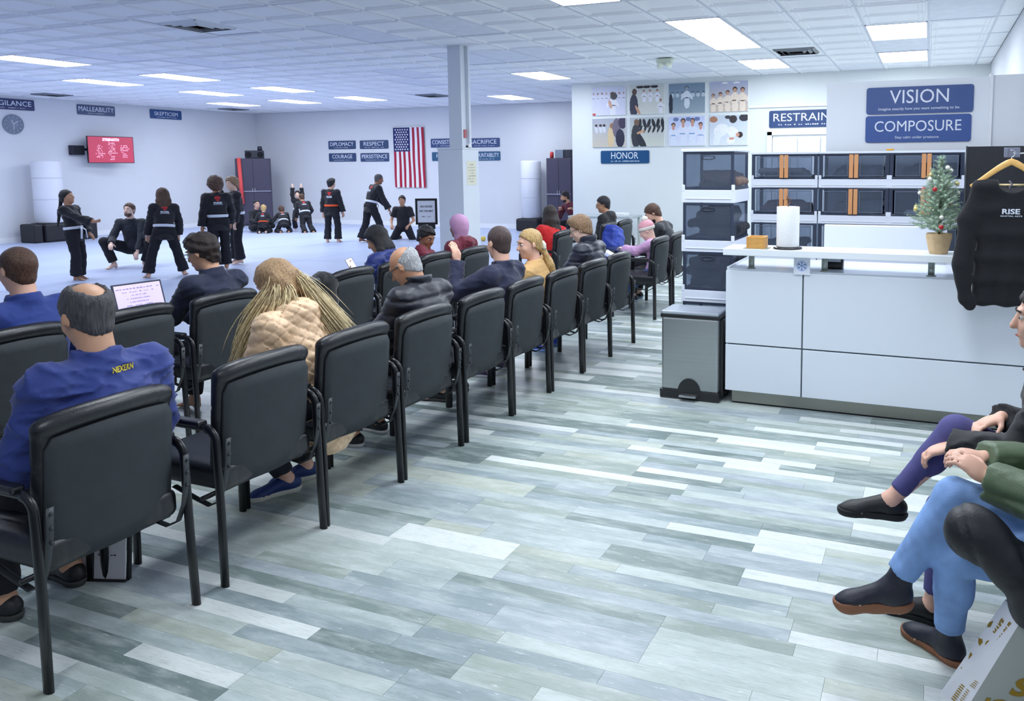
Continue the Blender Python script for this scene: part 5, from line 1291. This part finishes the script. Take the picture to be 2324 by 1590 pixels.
    if kd == 'beanie':
        Z = SDF(.008, .01); Z.ell(hd(0, -.018, .040), np.array((.095, .113, .095))*hs_, HR)
        V, Q = Z.mesh(inter=[(hd(0, 0, .058), -(HR @ nrm((0, .28, -.96)))), (hd(0, 0, .012), HR @ nrm((0, .28, -.96)))]); np_mesh('hat_brim', V, Q, mat('knit_cream', (228, 224, 214), .9, bump=.4, bscale=120), hr_o)
        Z = SDF(.008, .01); Z.ell(hd(0, -.05, .150), np.array((.045, .045, .042))*hs_, HR); V, Q = Z.mesh(disp=lambda Pp: .006*noise3(Pp, 140, 2)); np_mesh('pompom', V, Q, MATS['knit_cream'], hr_o)
    if hk.get('tie'):
        Z = SDF(.007, .01); tq = hd(0, -.118, hk.get('pz', -.02)-.01)
        for a_ in range(7): Z.ell(tq+hu*.03*math.sin(a_*.9)+hr*.03*math.cos(a_*.9), (.018, .018, .018), k=.01)
        V, Q = Z.mesh(disp=lambda Pp: .004*noise3(Pp, 120, 2)); np_mesh('hair_tie', V, Q, mat('scrunchie', hk['tie'], .8), t)
    if hk.get('beard'):
        Z = SDF(min(vox, .009), .012); Z.ell(hd(0, .034, -.072), np.array((.056, .058, .050))*hs_, HR, cut=[(hd(0, .02, -.045), HR @ nrm((0, -.5, .86)))]); Z.cone(hd(-.02, .095, -.048), hd(.02, .095, -.048), .006, .006, k=.01)
        Z.ell(hd(0, .10, -.062), np.array((.016, .02, .007))*hs_, HR, op='s', k=.004)
        V, Q = Z.mesh(disp=lambda Pp: .002*noise3(Pp, 160, 4)); np_mesh('beard', V, Q, hairm(hk['beard']), t)
    if face:
        for q in (-1, 1):
            bm = bmesh.new(); bmesh.ops.create_uvsphere(bm, u_segments=12, v_segments=8, radius=.0105*hs_, matrix=Matrix.Translation(Vector(hd(q*.031, .0760, .009)))); bobj('eye', bm, mat('eye_white', (214, 208, 202), .3), t, True)
            bm = bmesh.new(); bmesh.ops.create_uvsphere(bm, u_segments=10, v_segments=6, radius=.0058*hs_, matrix=Matrix.Translation(Vector(hd(q*.031, .0830, .008)))); bobj('iris', bm, eye_m, t, True)
            bm = bmesh.new(); tube(bm, [hd(q*.014, .094, .031), hd(q*.030, .093, .036), hd(q*.046, .081, .031)], .0022*hs_, .0038*hs_, 6); bobj('eyebrow', bm, hairm(hk['col'] if isinstance(hk['col'], str) and hk['col'] not in ('silver',) else 'darkbrown'), t, True)
        bm = bmesh.new(); tube(bm, [hd(-.021, .0895, -.062), hd(0, .0965, -.060), hd(.021, .0895, -.062)], .0035*hs_, .0050*hs_, 8, taper=[.4, 1, .4]); bobj('mouth', bm, lip_m, t, True)
    if glasses:
        bm = bmesh.new()
        for q in (-1, 1):
            tube(bm, [hd(q*.032+.021*math.cos(a), .101, .006+.016*math.sin(a)) for a in np.linspace(0, 2*PI, 15)[:-1]], .0016, n=6, closed=True); tube(bm, [hd(q*.053, .100, .010), hd(q*.076, .07, .012), hd(q*.080, -.005, .010), hd(q*.078, -.022, -.008)], .0017, .0028, 6)
        tube(bm, [hd(-.011, .103, .008), hd(.011, .103, .008)], .0015, n=6); bobj('glasses', bm, mat('frame_%d' % sum(glasses), glasses, .3), t, True)
    t_info = dict(P=P, C=C, N=N, U=U, U2=U2, R2=R2, F2=F2, R1=R1, F1=F1, hd=hd, hu=hu, hf=hf, hr=hr, el=el, wr=wr, sh=sh, jk=jk, kn=kn, an=an_, s=s, HC=HC)
    if DBG is not None: DBG.append((label, t, HC.copy()))
    return t, t_info
def to_world(t, p):
    a = t.rotation_euler.z; x, y, z = p; return Vector((t.location.x+x*math.cos(a)-y*math.sin(a), t.location.y+x*math.sin(a)+y*math.cos(a), t.location.z+z))
GI = (17, 18, 28); gid = dict(rgb=GI, name='gi_jacket', th=.020, long=.08, cuff=.060, fold=.007); gib = dict(rgb=(19, 20, 30), wide=1, cuff=.085, th=.02, len=.95, fold=.008)
WB = dict(rgb=(220, 226, 240)); OB = dict(rgb=(232, 84, 36))
SEAT = PI/2
# ---- spectators
person('man with short brown hair in a royal blue shirt at the left edge', (-4.42, 2.62, 0), SEAT, 1.77, 'light', lean=-3, top=dict(rgb=(24, 50, 124), fold=.004, name='shirt'), hair=dict(kind='buzz', col='brown', t=.009), vox=.0105, fat=1.12, head=(6, 0, 0), collar=.035)
_, I = person('balding grey-haired man in a blue jacket with yellow back print', (-2.83, 1.90, 0), SEAT, 1.76, 'olive', lean=-3, hunch=8, top=dict(rgb=(40, 58, 128), fold=.009, th=.022), hair=dict(kind='balding', col='saltpepper', t=.010, by=-.075), vox=.0085, fat=1.18, head=(14, -4, 0), collar=.03, shoes=dict(rgb=(30, 30, 34), srgb=(60, 60, 60)))
patch_text(I['jk'], 'NEXERN', I['C']+I['R2']*.02+I['U2']*.185-I['F2']*.2, I['R2'], I['U2'], .085, .022, mat('jacket_yellow', (222, 200, 70), .6), I['jk'], 'back_lettering', .04)
person('dark-haired man with glasses and navy shirt at the laptop', (-4.40, 3.80, 0), SEAT, 1.72, 'olive', lean=3, hunch=8, top=dict(rgb=(22, 30, 58), fold=.006, name='shirt'), hair=dict(kind='curly', col='darkbrown', t=.008, top=1), vox=.010, head=(18, 18, 0), glasses=(110, 130, 120), face=1, hands=((-.10, .42, .66), (.10, .42, .66)), collar=.04, fat=1.08)
def coat_tail(J, v): pass
LOCKS = [[(-.05, -.05, .06), (-.10, .0, -.08), (-.11, .09, -.22), (-.08, .15, -.37)], [(-.06, -.07, .03), (-.11, -.05, -.10), (-.13, .04, -.25), (-.10, .11, -.40)],
         [(-.03, -.09, .01), (-.07, -.11, -.11), (-.10, -.07, -.24), (-.12, .02, -.38)], [(.05, -.07, .05), (.085, -.13, -.06), (.11, -.21, -.15), (.13, -.29, -.25)], [(.06, -.04, .05), (.105, -.09, -.07), (.15, -.15, -.18), (.16, -.22, -.30)]]
tb, I = person('woman with long blonde hair in a quilted tan coat, leaning forward', (-2.86, 3.03, 0), SEAT, 1.72, 'light', lean=15, hunch=12, top=dict(rgb=(236, 200, 162), fold=.003, th=.028, quilt=.010, long=.08, rough=.45), hair=dict(kind='long', col='ash', t=.016, locks=LOCKS), vox=.0085, head=(26, 8, 0), hood=1.5, shoes=dict(rgb=(28, 52, 110), srgb=(200, 200, 190), name='sneaker'), hands=((-.10, .40, .60), (.14, .42, .60)), feet=((.02, .24, 0, -60), (.20, .28, 0, -60)), bottom=dict(rgb=(30, 34, 46)))
rs = random.Random(5); bm = bmesh.new(); HCv = Vector(I['HC']); hd = I['hd']
for q in range(1500):
    lk = LOCKS[q % 5]; f_ = rs.uniform(.6, 1.7); sc_ = [rs.gauss(0, .021) for _ in range(9)]
    top_ = Vector(hd(rs.uniform(-.01, .01), .02+rs.uniform(-.02, .03), .121)); md_ = HCv+Vector(lk[0])+Vector((.0, -.03, .025))+Vector(sc_[0:3])*.7
    o1 = Vector(sc_[3:6]); ctl = [top_, md_]+[HCv+Vector(p)+o1*(.8+.26*i_*f_)+Vector((0, -.030 if i_ < 2 else -.012, 0)) for i_, p in enumerate(lk[1:], 1)]
    pts = []
    for f in np.linspace(0, 1, 10):
        k_ = f*(len(ctl)-1); i = min(len(ctl)-2, int(k_)); pts.append(ctl[i].lerp(ctl[i+1], k_-i))
    for _ in range(2): pts = [pts[0]]+[(pts[i-1]+pts[i]*2+pts[i+1])/4 for i in range(1, len(pts)-1)]+[pts[-1]]
    tube(bm, pts, .0030, .0014, 4, taper=[.6, 1, 1, 1, 1, 1, .9, .8, .6, .2])
hs_m = mat('hair_strand', (232, 204, 160), .38, var=.4, vscale=50)
hs_o = bobj('hair_strands', bm, hs_m, tb, True); hs_o['kind'] = 'stuff'
person('bald man with silver sides, glasses and navy puffer jacket', (-2.84, 3.86, 0), SEAT, 1.66, 'tan', lean=-4, hunch=12, top=dict(rgb=(18, 22, 38), fold=.004, th=.034, puff=.014, rough=.45), hair=dict(kind='ring', col='silver', t=.007), vox=.0095, head=(34, 12, 0), glasses=(40, 34, 34), collar=.07, hands=((-.10, .34, .66), (.12, .30, .62)), fat=1.12, shoes=dict(rgb=(30, 30, 34), srgb=(200, 200, 200)))
person('person with straight black hair in a cobalt jacket holding a phone', (-4.44, 5.66, 0), SEAT, 1.52, 'tan', lean=5, hunch=12, top=dict(rgb=(30, 48, 120), fold=.008, th=.026, rough=.5), hair=dict(kind='long', col='black', len=.06, t=.020), vox=.011, head=(30, 10, 0), hood=1.2, hands=((-.15, .27, .77), (.14, .34, .70)), hdir=((np.array((.0, .5, .8)), np.array((.2, -.9, .3))), None))
person('person with pink head covering and maroon hooded jacket', (-4.42, 6.78, 0), SEAT, 1.54, 'brown', lean=2, hunch=8, top=dict(rgb=(106, 24, 48), fold=.008, th=.028), hair=dict(kind='cover', col=(196, 150, 190)), vox=.011, head=(4, -10, 0), hood=1.5, fat=1.1)
person('curly-haired child peering over a front chair back', (-4.46, 6.27, 0), SEAT+.35, 1.25, 'brown', pel=(0, -.05, .60), lean=18, side=16, hunch=10, top=dict(rgb=(112, 28, 50), fold=.006), hair=dict(kind='curly', col='black', t=.008), vox=.010, head=(24, 150, 0), face=1, feet=((-.1, .34, .12, 0), (.1, .34, .12, 0)), hands=((-.14, .12, .74), (.14, .12, .74)))
person('man with shaved hair in a navy jacket raising his left hand', (-2.86, 4.84, 0), SEAT, 1.72, 'light', lean=-3, hunch=6, top=dict(rgb=(24, 30, 60), fold=.006, th=.018), hair=dict(kind='buzz', col='buzz', t=.006), vox=.0095, head=(6, -22, 0), collar=.03, hands=((-.13, .25, 1.03), (.16, .30, .62)), hdir=((np.array((-.12, .10, 1.)), np.array((.2, 1., 0))), None), curl=(.32, .5), fat=1.12, arms_pole=((-.5, -.3, -.8), (.6, -.5, -.7)), shoes=dict(rgb=(30, 30, 34), srgb=(60, 60, 60)))
person('golden-haired woman with a white scrunchie and camel coat', (-2.90, 5.52, 0), SEAT, 1.55, 'light', lean=0, hunch=8, side=-8, top=dict(rgb=(206, 166, 110), fold=.005, th=.020), hair=dict(kind='pony', col='blond', t=.012, len=.36, dir=(.10, -.35, -1), pz=-.03, tie=(222, 222, 206), line=.0), vox=.0095, head=(8, 52, 0), face=1, shoes=dict(rgb=(60, 44, 84), srgb=(180, 180, 190)))
person('person with wavy dark hair in a bright red sweater', (-4.44, 8.86, 0), SEAT-.5, 1.56, 'light', lean=10, hunch=10, side=6, top=dict(rgb=(196, 18, 24), fold=.004, name='sweater'), hair=dict(kind='long', col='darkbrown', len=.20, t=.018, spread=.03), vox=.012, head=(16, -30, 0))
person('sandy-haired boy with glasses in a dark puffer jacket', (-2.88, 6.48, 0), SEAT, 1.70, 'pale', lean=-1, hunch=10, top=dict(rgb=(34, 38, 56), fold=.005, th=.032, puff=.010, rough=.45), hair=dict(kind='short', col='lightbrown', t=.018, top=1), vox=.010, head=(24, 18, 0), face=1, glasses=(40, 34, 34), collar=.08, hands=((-.10, .34, .66), (.12, .34, .66)), shoes=dict(rgb=(60, 90, 190), srgb=(140, 170, 230)))
person('dark-haired man in maroon leaning round the photo wall corner', (-7.34, 15.97, 0), PI-.4, 1.74, 'tan', pel=(0, 0, .46), lean=22, hunch=10, side=10, top=dict(rgb=(96, 22, 44), fold=.004), hair=dict(kind='short', col='black', beard='black'), vox=.015, head=(14, -24, 0), face=1, hands=((-.30, .40, .78), (.22, .34, .74)), feet=((-.12, .24, 0, 0), (.12, .24, 0, 0)))
person('person with short black hair in a black hooded top', (-4.44, 10.74, 0), SEAT, 1.68, 'tan', lean=3, hunch=10, top=dict(rgb=(18, 20, 26), fold=.005, th=.022), hair=dict(kind='short', col='black', t=.016), vox=.013, head=(12, 30, 0), hood=1.4, glasses=(90, 90, 90))
person('brown-haired man with a beard in a dark zip jacket', (-3.05, 9.28, 0), SEAT, 1.72, 'light', lean=5, hunch=18, top=dict(rgb=(32, 36, 44), fold=.005, th=.018), hair=dict(kind='short', col='brown', t=.012, beard='darkbrown'), vox=.012, head=(34, 22, 0), face=1, hands=((-.1, .36, .66), (.12, .36, .66)), shoes=dict(rgb=(40, 40, 48), srgb=(150, 170, 200)))
person('girl in a pink and cream knitted hat and lilac sweater', (-3.02, 8.58, 0), SEAT, 1.22, 'pale', pel=(0, -.06, .50), lean=0, hunch=8, top=dict(rgb=(206, 160, 204), fold=.006, th=.022, name='sweater'), bottom=dict(rgb=(58, 84, 140)), hair=dict(kind='beanie', col=(222, 160, 172)), vox=.010, head=(30, 14, 0), face=1, hands=((-.06, .30, .74), (.08, .30, .72)), feet=((-.10, .42, .10, 0), (.10, .42, .10, 0)), shoes=dict(rgb=(50, 60, 90), srgb=(200, 205, 215)))
# ---- two women by the right wall
t, I = person('woman in black coat and purple leggings with crossed legs', (.48, 3.12, 0), SEAT, 1.66, 'light', pel=(0, .0, .53), lean=4, hunch=4, top=dict(rgb=(24, 25, 30), fold=.006, th=.022, long=.02), bottom=dict(rgb=(80, 78, 132), cuff=.036, th=.004, fold=.0015, len=.86), hair=dict(kind='long', col='darkbrown', len=.2), vox=.0075, head=(4, -2, 0), face=1,
   hands=((-.05, .37, .66), (.05, .20, .76)), hdir=((np.array((-.1, .9, -.35)), np.array((.1, -.3, -1.))), (np.array((-.5, .8, -.25)), np.array((0, -.2, -1.)))), curl=(.55, .3), feet=((-.12, .42, -.005, 10), (-.0, .585, .325, -6)), knee_pole=((-.1, .7, .8), (-.06, .3, 1.)), toe_dn=(0, 0), shoes=dict(rgb=(22, 24, 28), srgb=(26, 28, 32), name='shoe'))
t, I = person('woman in light blue jeans, ankle boots and green quilted sleeves', (.50, 2.66, 0), SEAT, 1.66, 'light', pel=(0, .0, .53), lean=-2, hunch=2, top=dict(rgb=(78, 98, 70), fold=.004, th=.030, puff=.014, rough=.5), bottom=dict(rgb=(128, 164, 218), cuff=.046, th=.010, fold=.003, len=.84, var=.16), hair=dict(kind='long', col='brown', len=.2), vox=.0075, head=(4, 0, 0), face=1,
   hands=((-.06, .30, .725), (.10, .30, .74)), hdir=((np.array((.1, .7, .5)), np.array((.6, .3, -.9))), None), curl=(.5, .5), arms_pole=((-.25, -.1, -1), (.4, -.4, -1)), feet=((.12, .39, 0, 41), (.0, .575, .215, -6)), knee_pole=((-.02, .9, .6), (-.03, .35, 1.)), toe_dn=(0, 6), shoes=dict(rgb=(26, 28, 44), srgb=(138, 92, 66), boot=.085, sole=.030, name='boot'))
# black quilted coat over her lap
Z = SDF(.009, .05); 
Z.ell((.130, 2.47, .615), (.055, .06, .070)); Z.ell((.18, 2.46, .60), (.08, .065, .075)); Z.ell((.255, 2.46, .53), (.07, .07, .08)); Z.ell((.31, 2.48, .43), (.055, .08, .10)); Z.ell((.38, 2.50, .46), (.07, .08, .10))
V, Q = Z.mesh(disp=lambda P: .006*np.exp(-(np.sin((P[:, 0]*.9+P[:, 2]*.35+.02)*PI/.12)/.16)**2)+.006*noise3(P, 24, 3)+.002*noise3(P, 60, 5))
o = np_mesh('quilted_coat', V, Q, mat('coat_quilt_black', (20, 22, 30), .5, bump=.12, bscale=120)); tag(o, 'black quilted puffer coat bundled beside the light jeans', 'coat')
# ---- class on the mats
person('girl with a long dark plait holding out her right arm, white belt', (-12.22, 8.06, 0), -1.15, 1.42, 'tan', pel=(0, 0, .74), lean=-6, hunch=-4, top=gid, bottom=gib, belt=WB, gi=dict(), hair=dict(kind='pony', col='black', len=.42, t=.012, dir=(0, -.3, -1)), vox=.014, head=(-10, 0, 0), hands=((-.20, .10, .72), (.12, .44, .86)), feet=((-.09, -.02, 0, 0), (.09, .04, 0, 0)), hdir=(None, (np.array((0, 1, .1)), np.array((-.6, 0, .8)))), curl=.2, group='students in black uniforms')
person('bearded man squatting barefoot on the mats in black', (-12.95, 9.55, 0), -2.55, 1.80, 'pale', pel=(0, -.05, .34), lean=10, hunch=8, top=dict(rgb=(30, 34, 46), fold=.005, name='shirt', sleeve=.95), bottom=dict(rgb=(17, 18, 26), wide=1, cuff=.06, th=.02, len=.9), hair=dict(kind='short', col='brown', beard='brown', t=.010), vox=.013, head=(-4, -12, 0), face=1, hands=((-.16, .42, .12), (.20, .40, .44)), feet=((-.22, .18, 0, -20), (.24, .22, 0, 25)), knee_pole=((-.7, .8, .5), (.7, .8, .5)))
person('girl with long straight brown hair standing with feet apart, white belt', (-11.2, 8.78, 0), 1.05, 1.46, 'light', pel=(0, 0, .74), lean=8, hunch=10, side=4, top=gid, bottom=gib, belt=WB, gi=dict(), hair=dict(kind='long', col='brown', len=.34, t=.022, spread=.03), vox=.014, head=(14, 0, 0), hands=((-.20, .20, .66), (.22, .18, .66)), feet=((-.25, .02, 0, -20), (.25, .04, 0, 25)), group='students in black uniforms')
person('girl with bushy curly hair, white belt, one of the close pair', (-11.05, 9.66, 0), 1.02, 1.58, 'tan', pel=(0, 0, .84), lean=2, hunch=6, top=gid, bottom=gib, belt=WB, gi=dict(), hair=dict(kind='curly', col='brown', t=.046), vox=.014, head=(8, 0, 0), hands=((-.24, .05, .68), (.22, .2, .80)), feet=((-.06, -.03, 0, -5), (.10, .03, 0, 8)), group='students in black uniforms')
person('curly-haired girl half hidden behind her partner, arm raised', (-11.45, 10.42, 0), 2.6, 1.58, 'pale', pel=(0, 0, .84), lean=2, hunch=4, top=gid, bottom=gib, belt=WB, gi=dict(emblem=1), hair=dict(kind='curly', col='lightbrown', t=.020), vox=.015, head=(6, 20, 0), face=1, hands=((-.26, .10, .70), (.22, .24, 1.30)), feet=((-.09, 0, 0, -5), (.09, .03, 0, 8)), group='students in black uniforms')
person('instructor with tied dark hair sitting cross-legged by the locker', (-17.0, 16.05, 0), -1.75, 1.66, 'light', pel=(0, 0, .13), lean=8, hunch=8, top=dict(rgb=(20, 22, 34), fold=.005, name='shirt'), bottom=dict(rgb=(18, 20, 30), wide=1, cuff=.06, th=.018, len=.9), hair=dict(kind='bun', col='black', t=.010), vox=.017, head=(-2, -10, 0), face=1, glasses=(50, 50, 60), hands=((-.14, .38, .22), (.16, .40, .26)), feet=((.10, .34, -.01, 60), (-.10, .42, -.01, -60)), knee_pole=((-1, .5, .25), (1, .5, .25)))
person('toddler with white-blond hair kneeling, orange belt', (-16.28, 15.62, 0), .55, 1.02, 'pale', pel=(0, .02, .26), lean=14, hunch=8, top=gid, bottom=gib, belt=OB, gi=dict(), hair=dict(kind='short', col='blond', t=.014), vox=.014, head=(10, 0, 0), hands=((-.14, .22, .34), (.16, .2, .3)), feet=((-.07, -.10, 0, 0), (.08, -.06, 0, 0)), knee_pole=((-.3, 1, 0), (.3, 1, 0)), toe_dn=(40, 40), group='students in black uniforms')
person('child in black stretching both arms up by the back wall', (-16.35, 16.95, 0), -2.4, 1.16, 'pale', pel=(0, 0, .52), lean=0, hunch=0, top=gid, bottom=gib, belt=WB, gi=dict(emblem=0), hair=dict(kind='short', col='darkbrown', t=.014), vox=.014, head=(-4, -4, 0), face=1, hands=((-.10, .02, 1.42), (.12, .02, 1.42)), arms_pole=((-1, 0, 0), (1, 0, 0)), hdir=((np.array((0, 0, 1.)), np.array((0, 1., 0))), (np.array((0, 0, 1.)), np.array((0, 1., 0)))), curl=.15, feet=((-.09, 0, 0, 0), (.09, 0, 0, 0)), group='students in black uniforms')
person('small child kneeling forward on the mat, white belt', (-15.95, 16.0, 0), .9, 1.10, 'tan', pel=(0, 0, .27), lean=38, hunch=14, top=gid, bottom=gib, belt=WB, gi=dict(), hair=dict(kind='short', col='brown', t=.014), vox=.014, head=(20, 10, 0), hands=((-.34, .20, .20), (.2, .34, .05)), feet=((-.10, -.14, -.02, 0), (.10, -.14, -.02, 0)), knee_pole=((-.3, 1, 0), (.3, 1, 0)), toe_dn=(70, 70), group='students in black uniforms')
person('child kneeling upright bending over a partner, white belt', (-15.55, 16.36, 0), 1.0, 1.30, 'tan', pel=(0, 0, .48), lean=24, hunch=16, top=gid, bottom=gib, belt=WB, gi=dict(), hair=dict(kind='buzz', col='brown', t=.008), vox=.014, head=(16, 10, 0), hands=((-.16, .30, .40), (.16, .30, .46)), feet=((-.11, -.36, -.04, 0), (.11, -.36, -.04, 0)), knee_pole=((0, 1, -.3), (0, 1, -.3)), toe_dn=(80, 80), group='students in black uniforms')
person('boy standing with an orange belt, looking away', (-12.72, 14.2, 0), .35, 1.50, 'light', pel=(0, 0, .78), lean=0, hunch=4, top=gid, bottom=gib, belt=OB, gi=dict(), hair=dict(kind='short', col='black', t=.016, top=1), vox=.014, head=(4, -25, 0), hands=((-.22, .06, .62), (.24, .10, .62)), feet=((-.12, 0, 0, -18), (.12, .03, 0, 10)), group='students in black uniforms')
person('short-haired adult bending with a hanging white belt', (-11.80, 14.42, 0), -.45, 1.66, 'brown', pel=(0, 0, .86), lean=14, hunch=14, top=gid, bottom=gib, belt=WB, gi=dict(), hair=dict(kind='buzz', col='saltpepper', t=.008), vox=.014, head=(14, -10, 0), hands=((-.10, .44, .86), (.24, .34, .74)), feet=((-.22, -.16, 0, -10), (.12, .22, 0, 8)), group='students in black uniforms')
person('instructor in black T-shirt kneeling upright on the mats', (-11.62, 15.35, 0), -2.75, 1.68, 'tan', pel=(0, -.02, .30), lean=2, hunch=6, top=dict(rgb=(22, 24, 32), fold=.004, sleeve=.34, name='t_shirt', th=.018), bottom=dict(rgb=(20, 21, 30), wide=1, cuff=.06, th=.02, len=.9), hair=dict(kind='short', col='darkbrown', t=.012), vox=.014, head=(0, 0, 0), face=1, hands=((-.20, .26, .36), (.20, .26, .36)), feet=((-.14, -.24, -.03, 0), (.14, -.24, -.03, 0)), knee_pole=((-.25, 1, 0), (.25, 1, 0)), toe_dn=(70, 70))
# ------------------------------------------------------------------ things people hold or left
def phone(lab, loc, rot, rgb=(226, 230, 240)):
    t = thing('phone', lab, 'phone', loc); t.rotation_euler = rot
    box('case', (-.038, -.004, -.078), (.038, .004, .078), tubem, t, .003); box('screen', (-.034, -.0052, -.073), (.034, -.0042, .073), mat('phone_screen', rgb, .3, emit=.8), t)
    dashes((0, -.0056, .02), X1, Z1, .03, .006, 3, mat('screen_ink', (150, 130, 190), .5), t, 'screen_text'); return t
phone('phone with white screen held up by the cobalt jacket person', (-4.73, 5.50, .85), (-.45, -.35, PI/2-.5)).scale = (.8, .8, .8)
phone('pale phone held low by the bald man', (-3.26, 3.66, .76), (-.9, 0, PI/2-.2), (206, 216, 236))
t = thing('blue_book', 'periwinkle blue folder and book in the girl\'s lap', 'book', (-3.42, 8.36, .62), PI/2)
bm = bmesh.new(); bx(bm, (0, 0, 0), (.30, .24, .03), .004, rot=Matrix.Rotation(.35, 3, 'X')); bobj('cover', bm, mat('folder_blue', (84, 112, 204), .5), t)
bm = bmesh.new(); bx(bm, (-.02, .0, .06), (.13, .16, .04), .003, rot=Matrix.Rotation(.5, 3, 'X')); bobj('pages', bm, mat('card_white', (226, 232, 246), .6), t)
Z = SDF(.012, .05)   # backpack
Z.rbox((0, 0, .0), (.13, .07, .15), .06); Z.rbox((.02, -.10, -.05), (.09, .03, .08), .04); Z.cone((-.10, .06, .15), (-.12, .02, -.10), .022, .022, k=.02)
V, Q = Z.mesh(disp=lambda P: .010*noise3(P, 26, 8)+.004*noise3(P, 60, 4)); o = np_mesh('backpack', V, Q, mat('backpack_blue', (38, 62, 158), .5, var=.1, vscale=8)); o.location = (-4.13, 10.15, .70); o.rotation_euler = (0, .3, PI/2); o.scale = (.85, .85, .78)
tag(o, 'cobalt blue backpack hung on a far front row chair', 'backpack')
bm = bmesh.new(); tube(bm, [(-.05, 0, .19), (-.03, 0, .23), (.03, 0, .23), (.05, 0, .19)], .008, n=8); bobj('carry_loop', bm, tubem, o, True)
Z = SDF(.011, .05)   # coat on the front chair
Z.ell((0, 0, .0), (.10, .12, .09)); Z.ell((.04, -.02, -.16), (.09, .10, .16)); Z.ell((.05, 0, -.34), (.07, .09, .13))
V, Q = Z.mesh(disp=lambda P: .012*noise3(P, 32, 8)+.006*noise3(P, 80, 4)); o = np_mesh('black_coat', V, Q, mat('coat_fuzzy_black', (15, 16, 22), .9, sheen=.3)); o.location = (-4.30, 4.68, .82)
tag(o, 'fuzzy black coat draped over the edge of a front row chair', 'coat')
o = box('white_cloth', (-3.12, 3.18, .46), (-2.98, 3.34, .56), mat('tissue_white', (236, 238, 240), .9), None, .03); tag(o, 'crumpled white cloth on the rear row chair beside the tan coat', 'cloth')
bm = bmesh.new(); bmesh.ops.create_uvsphere(bm, u_segments=16, v_segments=10, radius=.06)
for zz in (-.02, .02): lathe(bm, [(.0575, zz-.003), (.0585, zz+.003)], n=16)
o = bobj('ball', bm, mat('ball_yellow', (220, 196, 90), .6), None, True, loc=(-9.55, 15.55, .06)); tag(o, 'small yellow ball on the mats beyond the raised hand', 'ball')
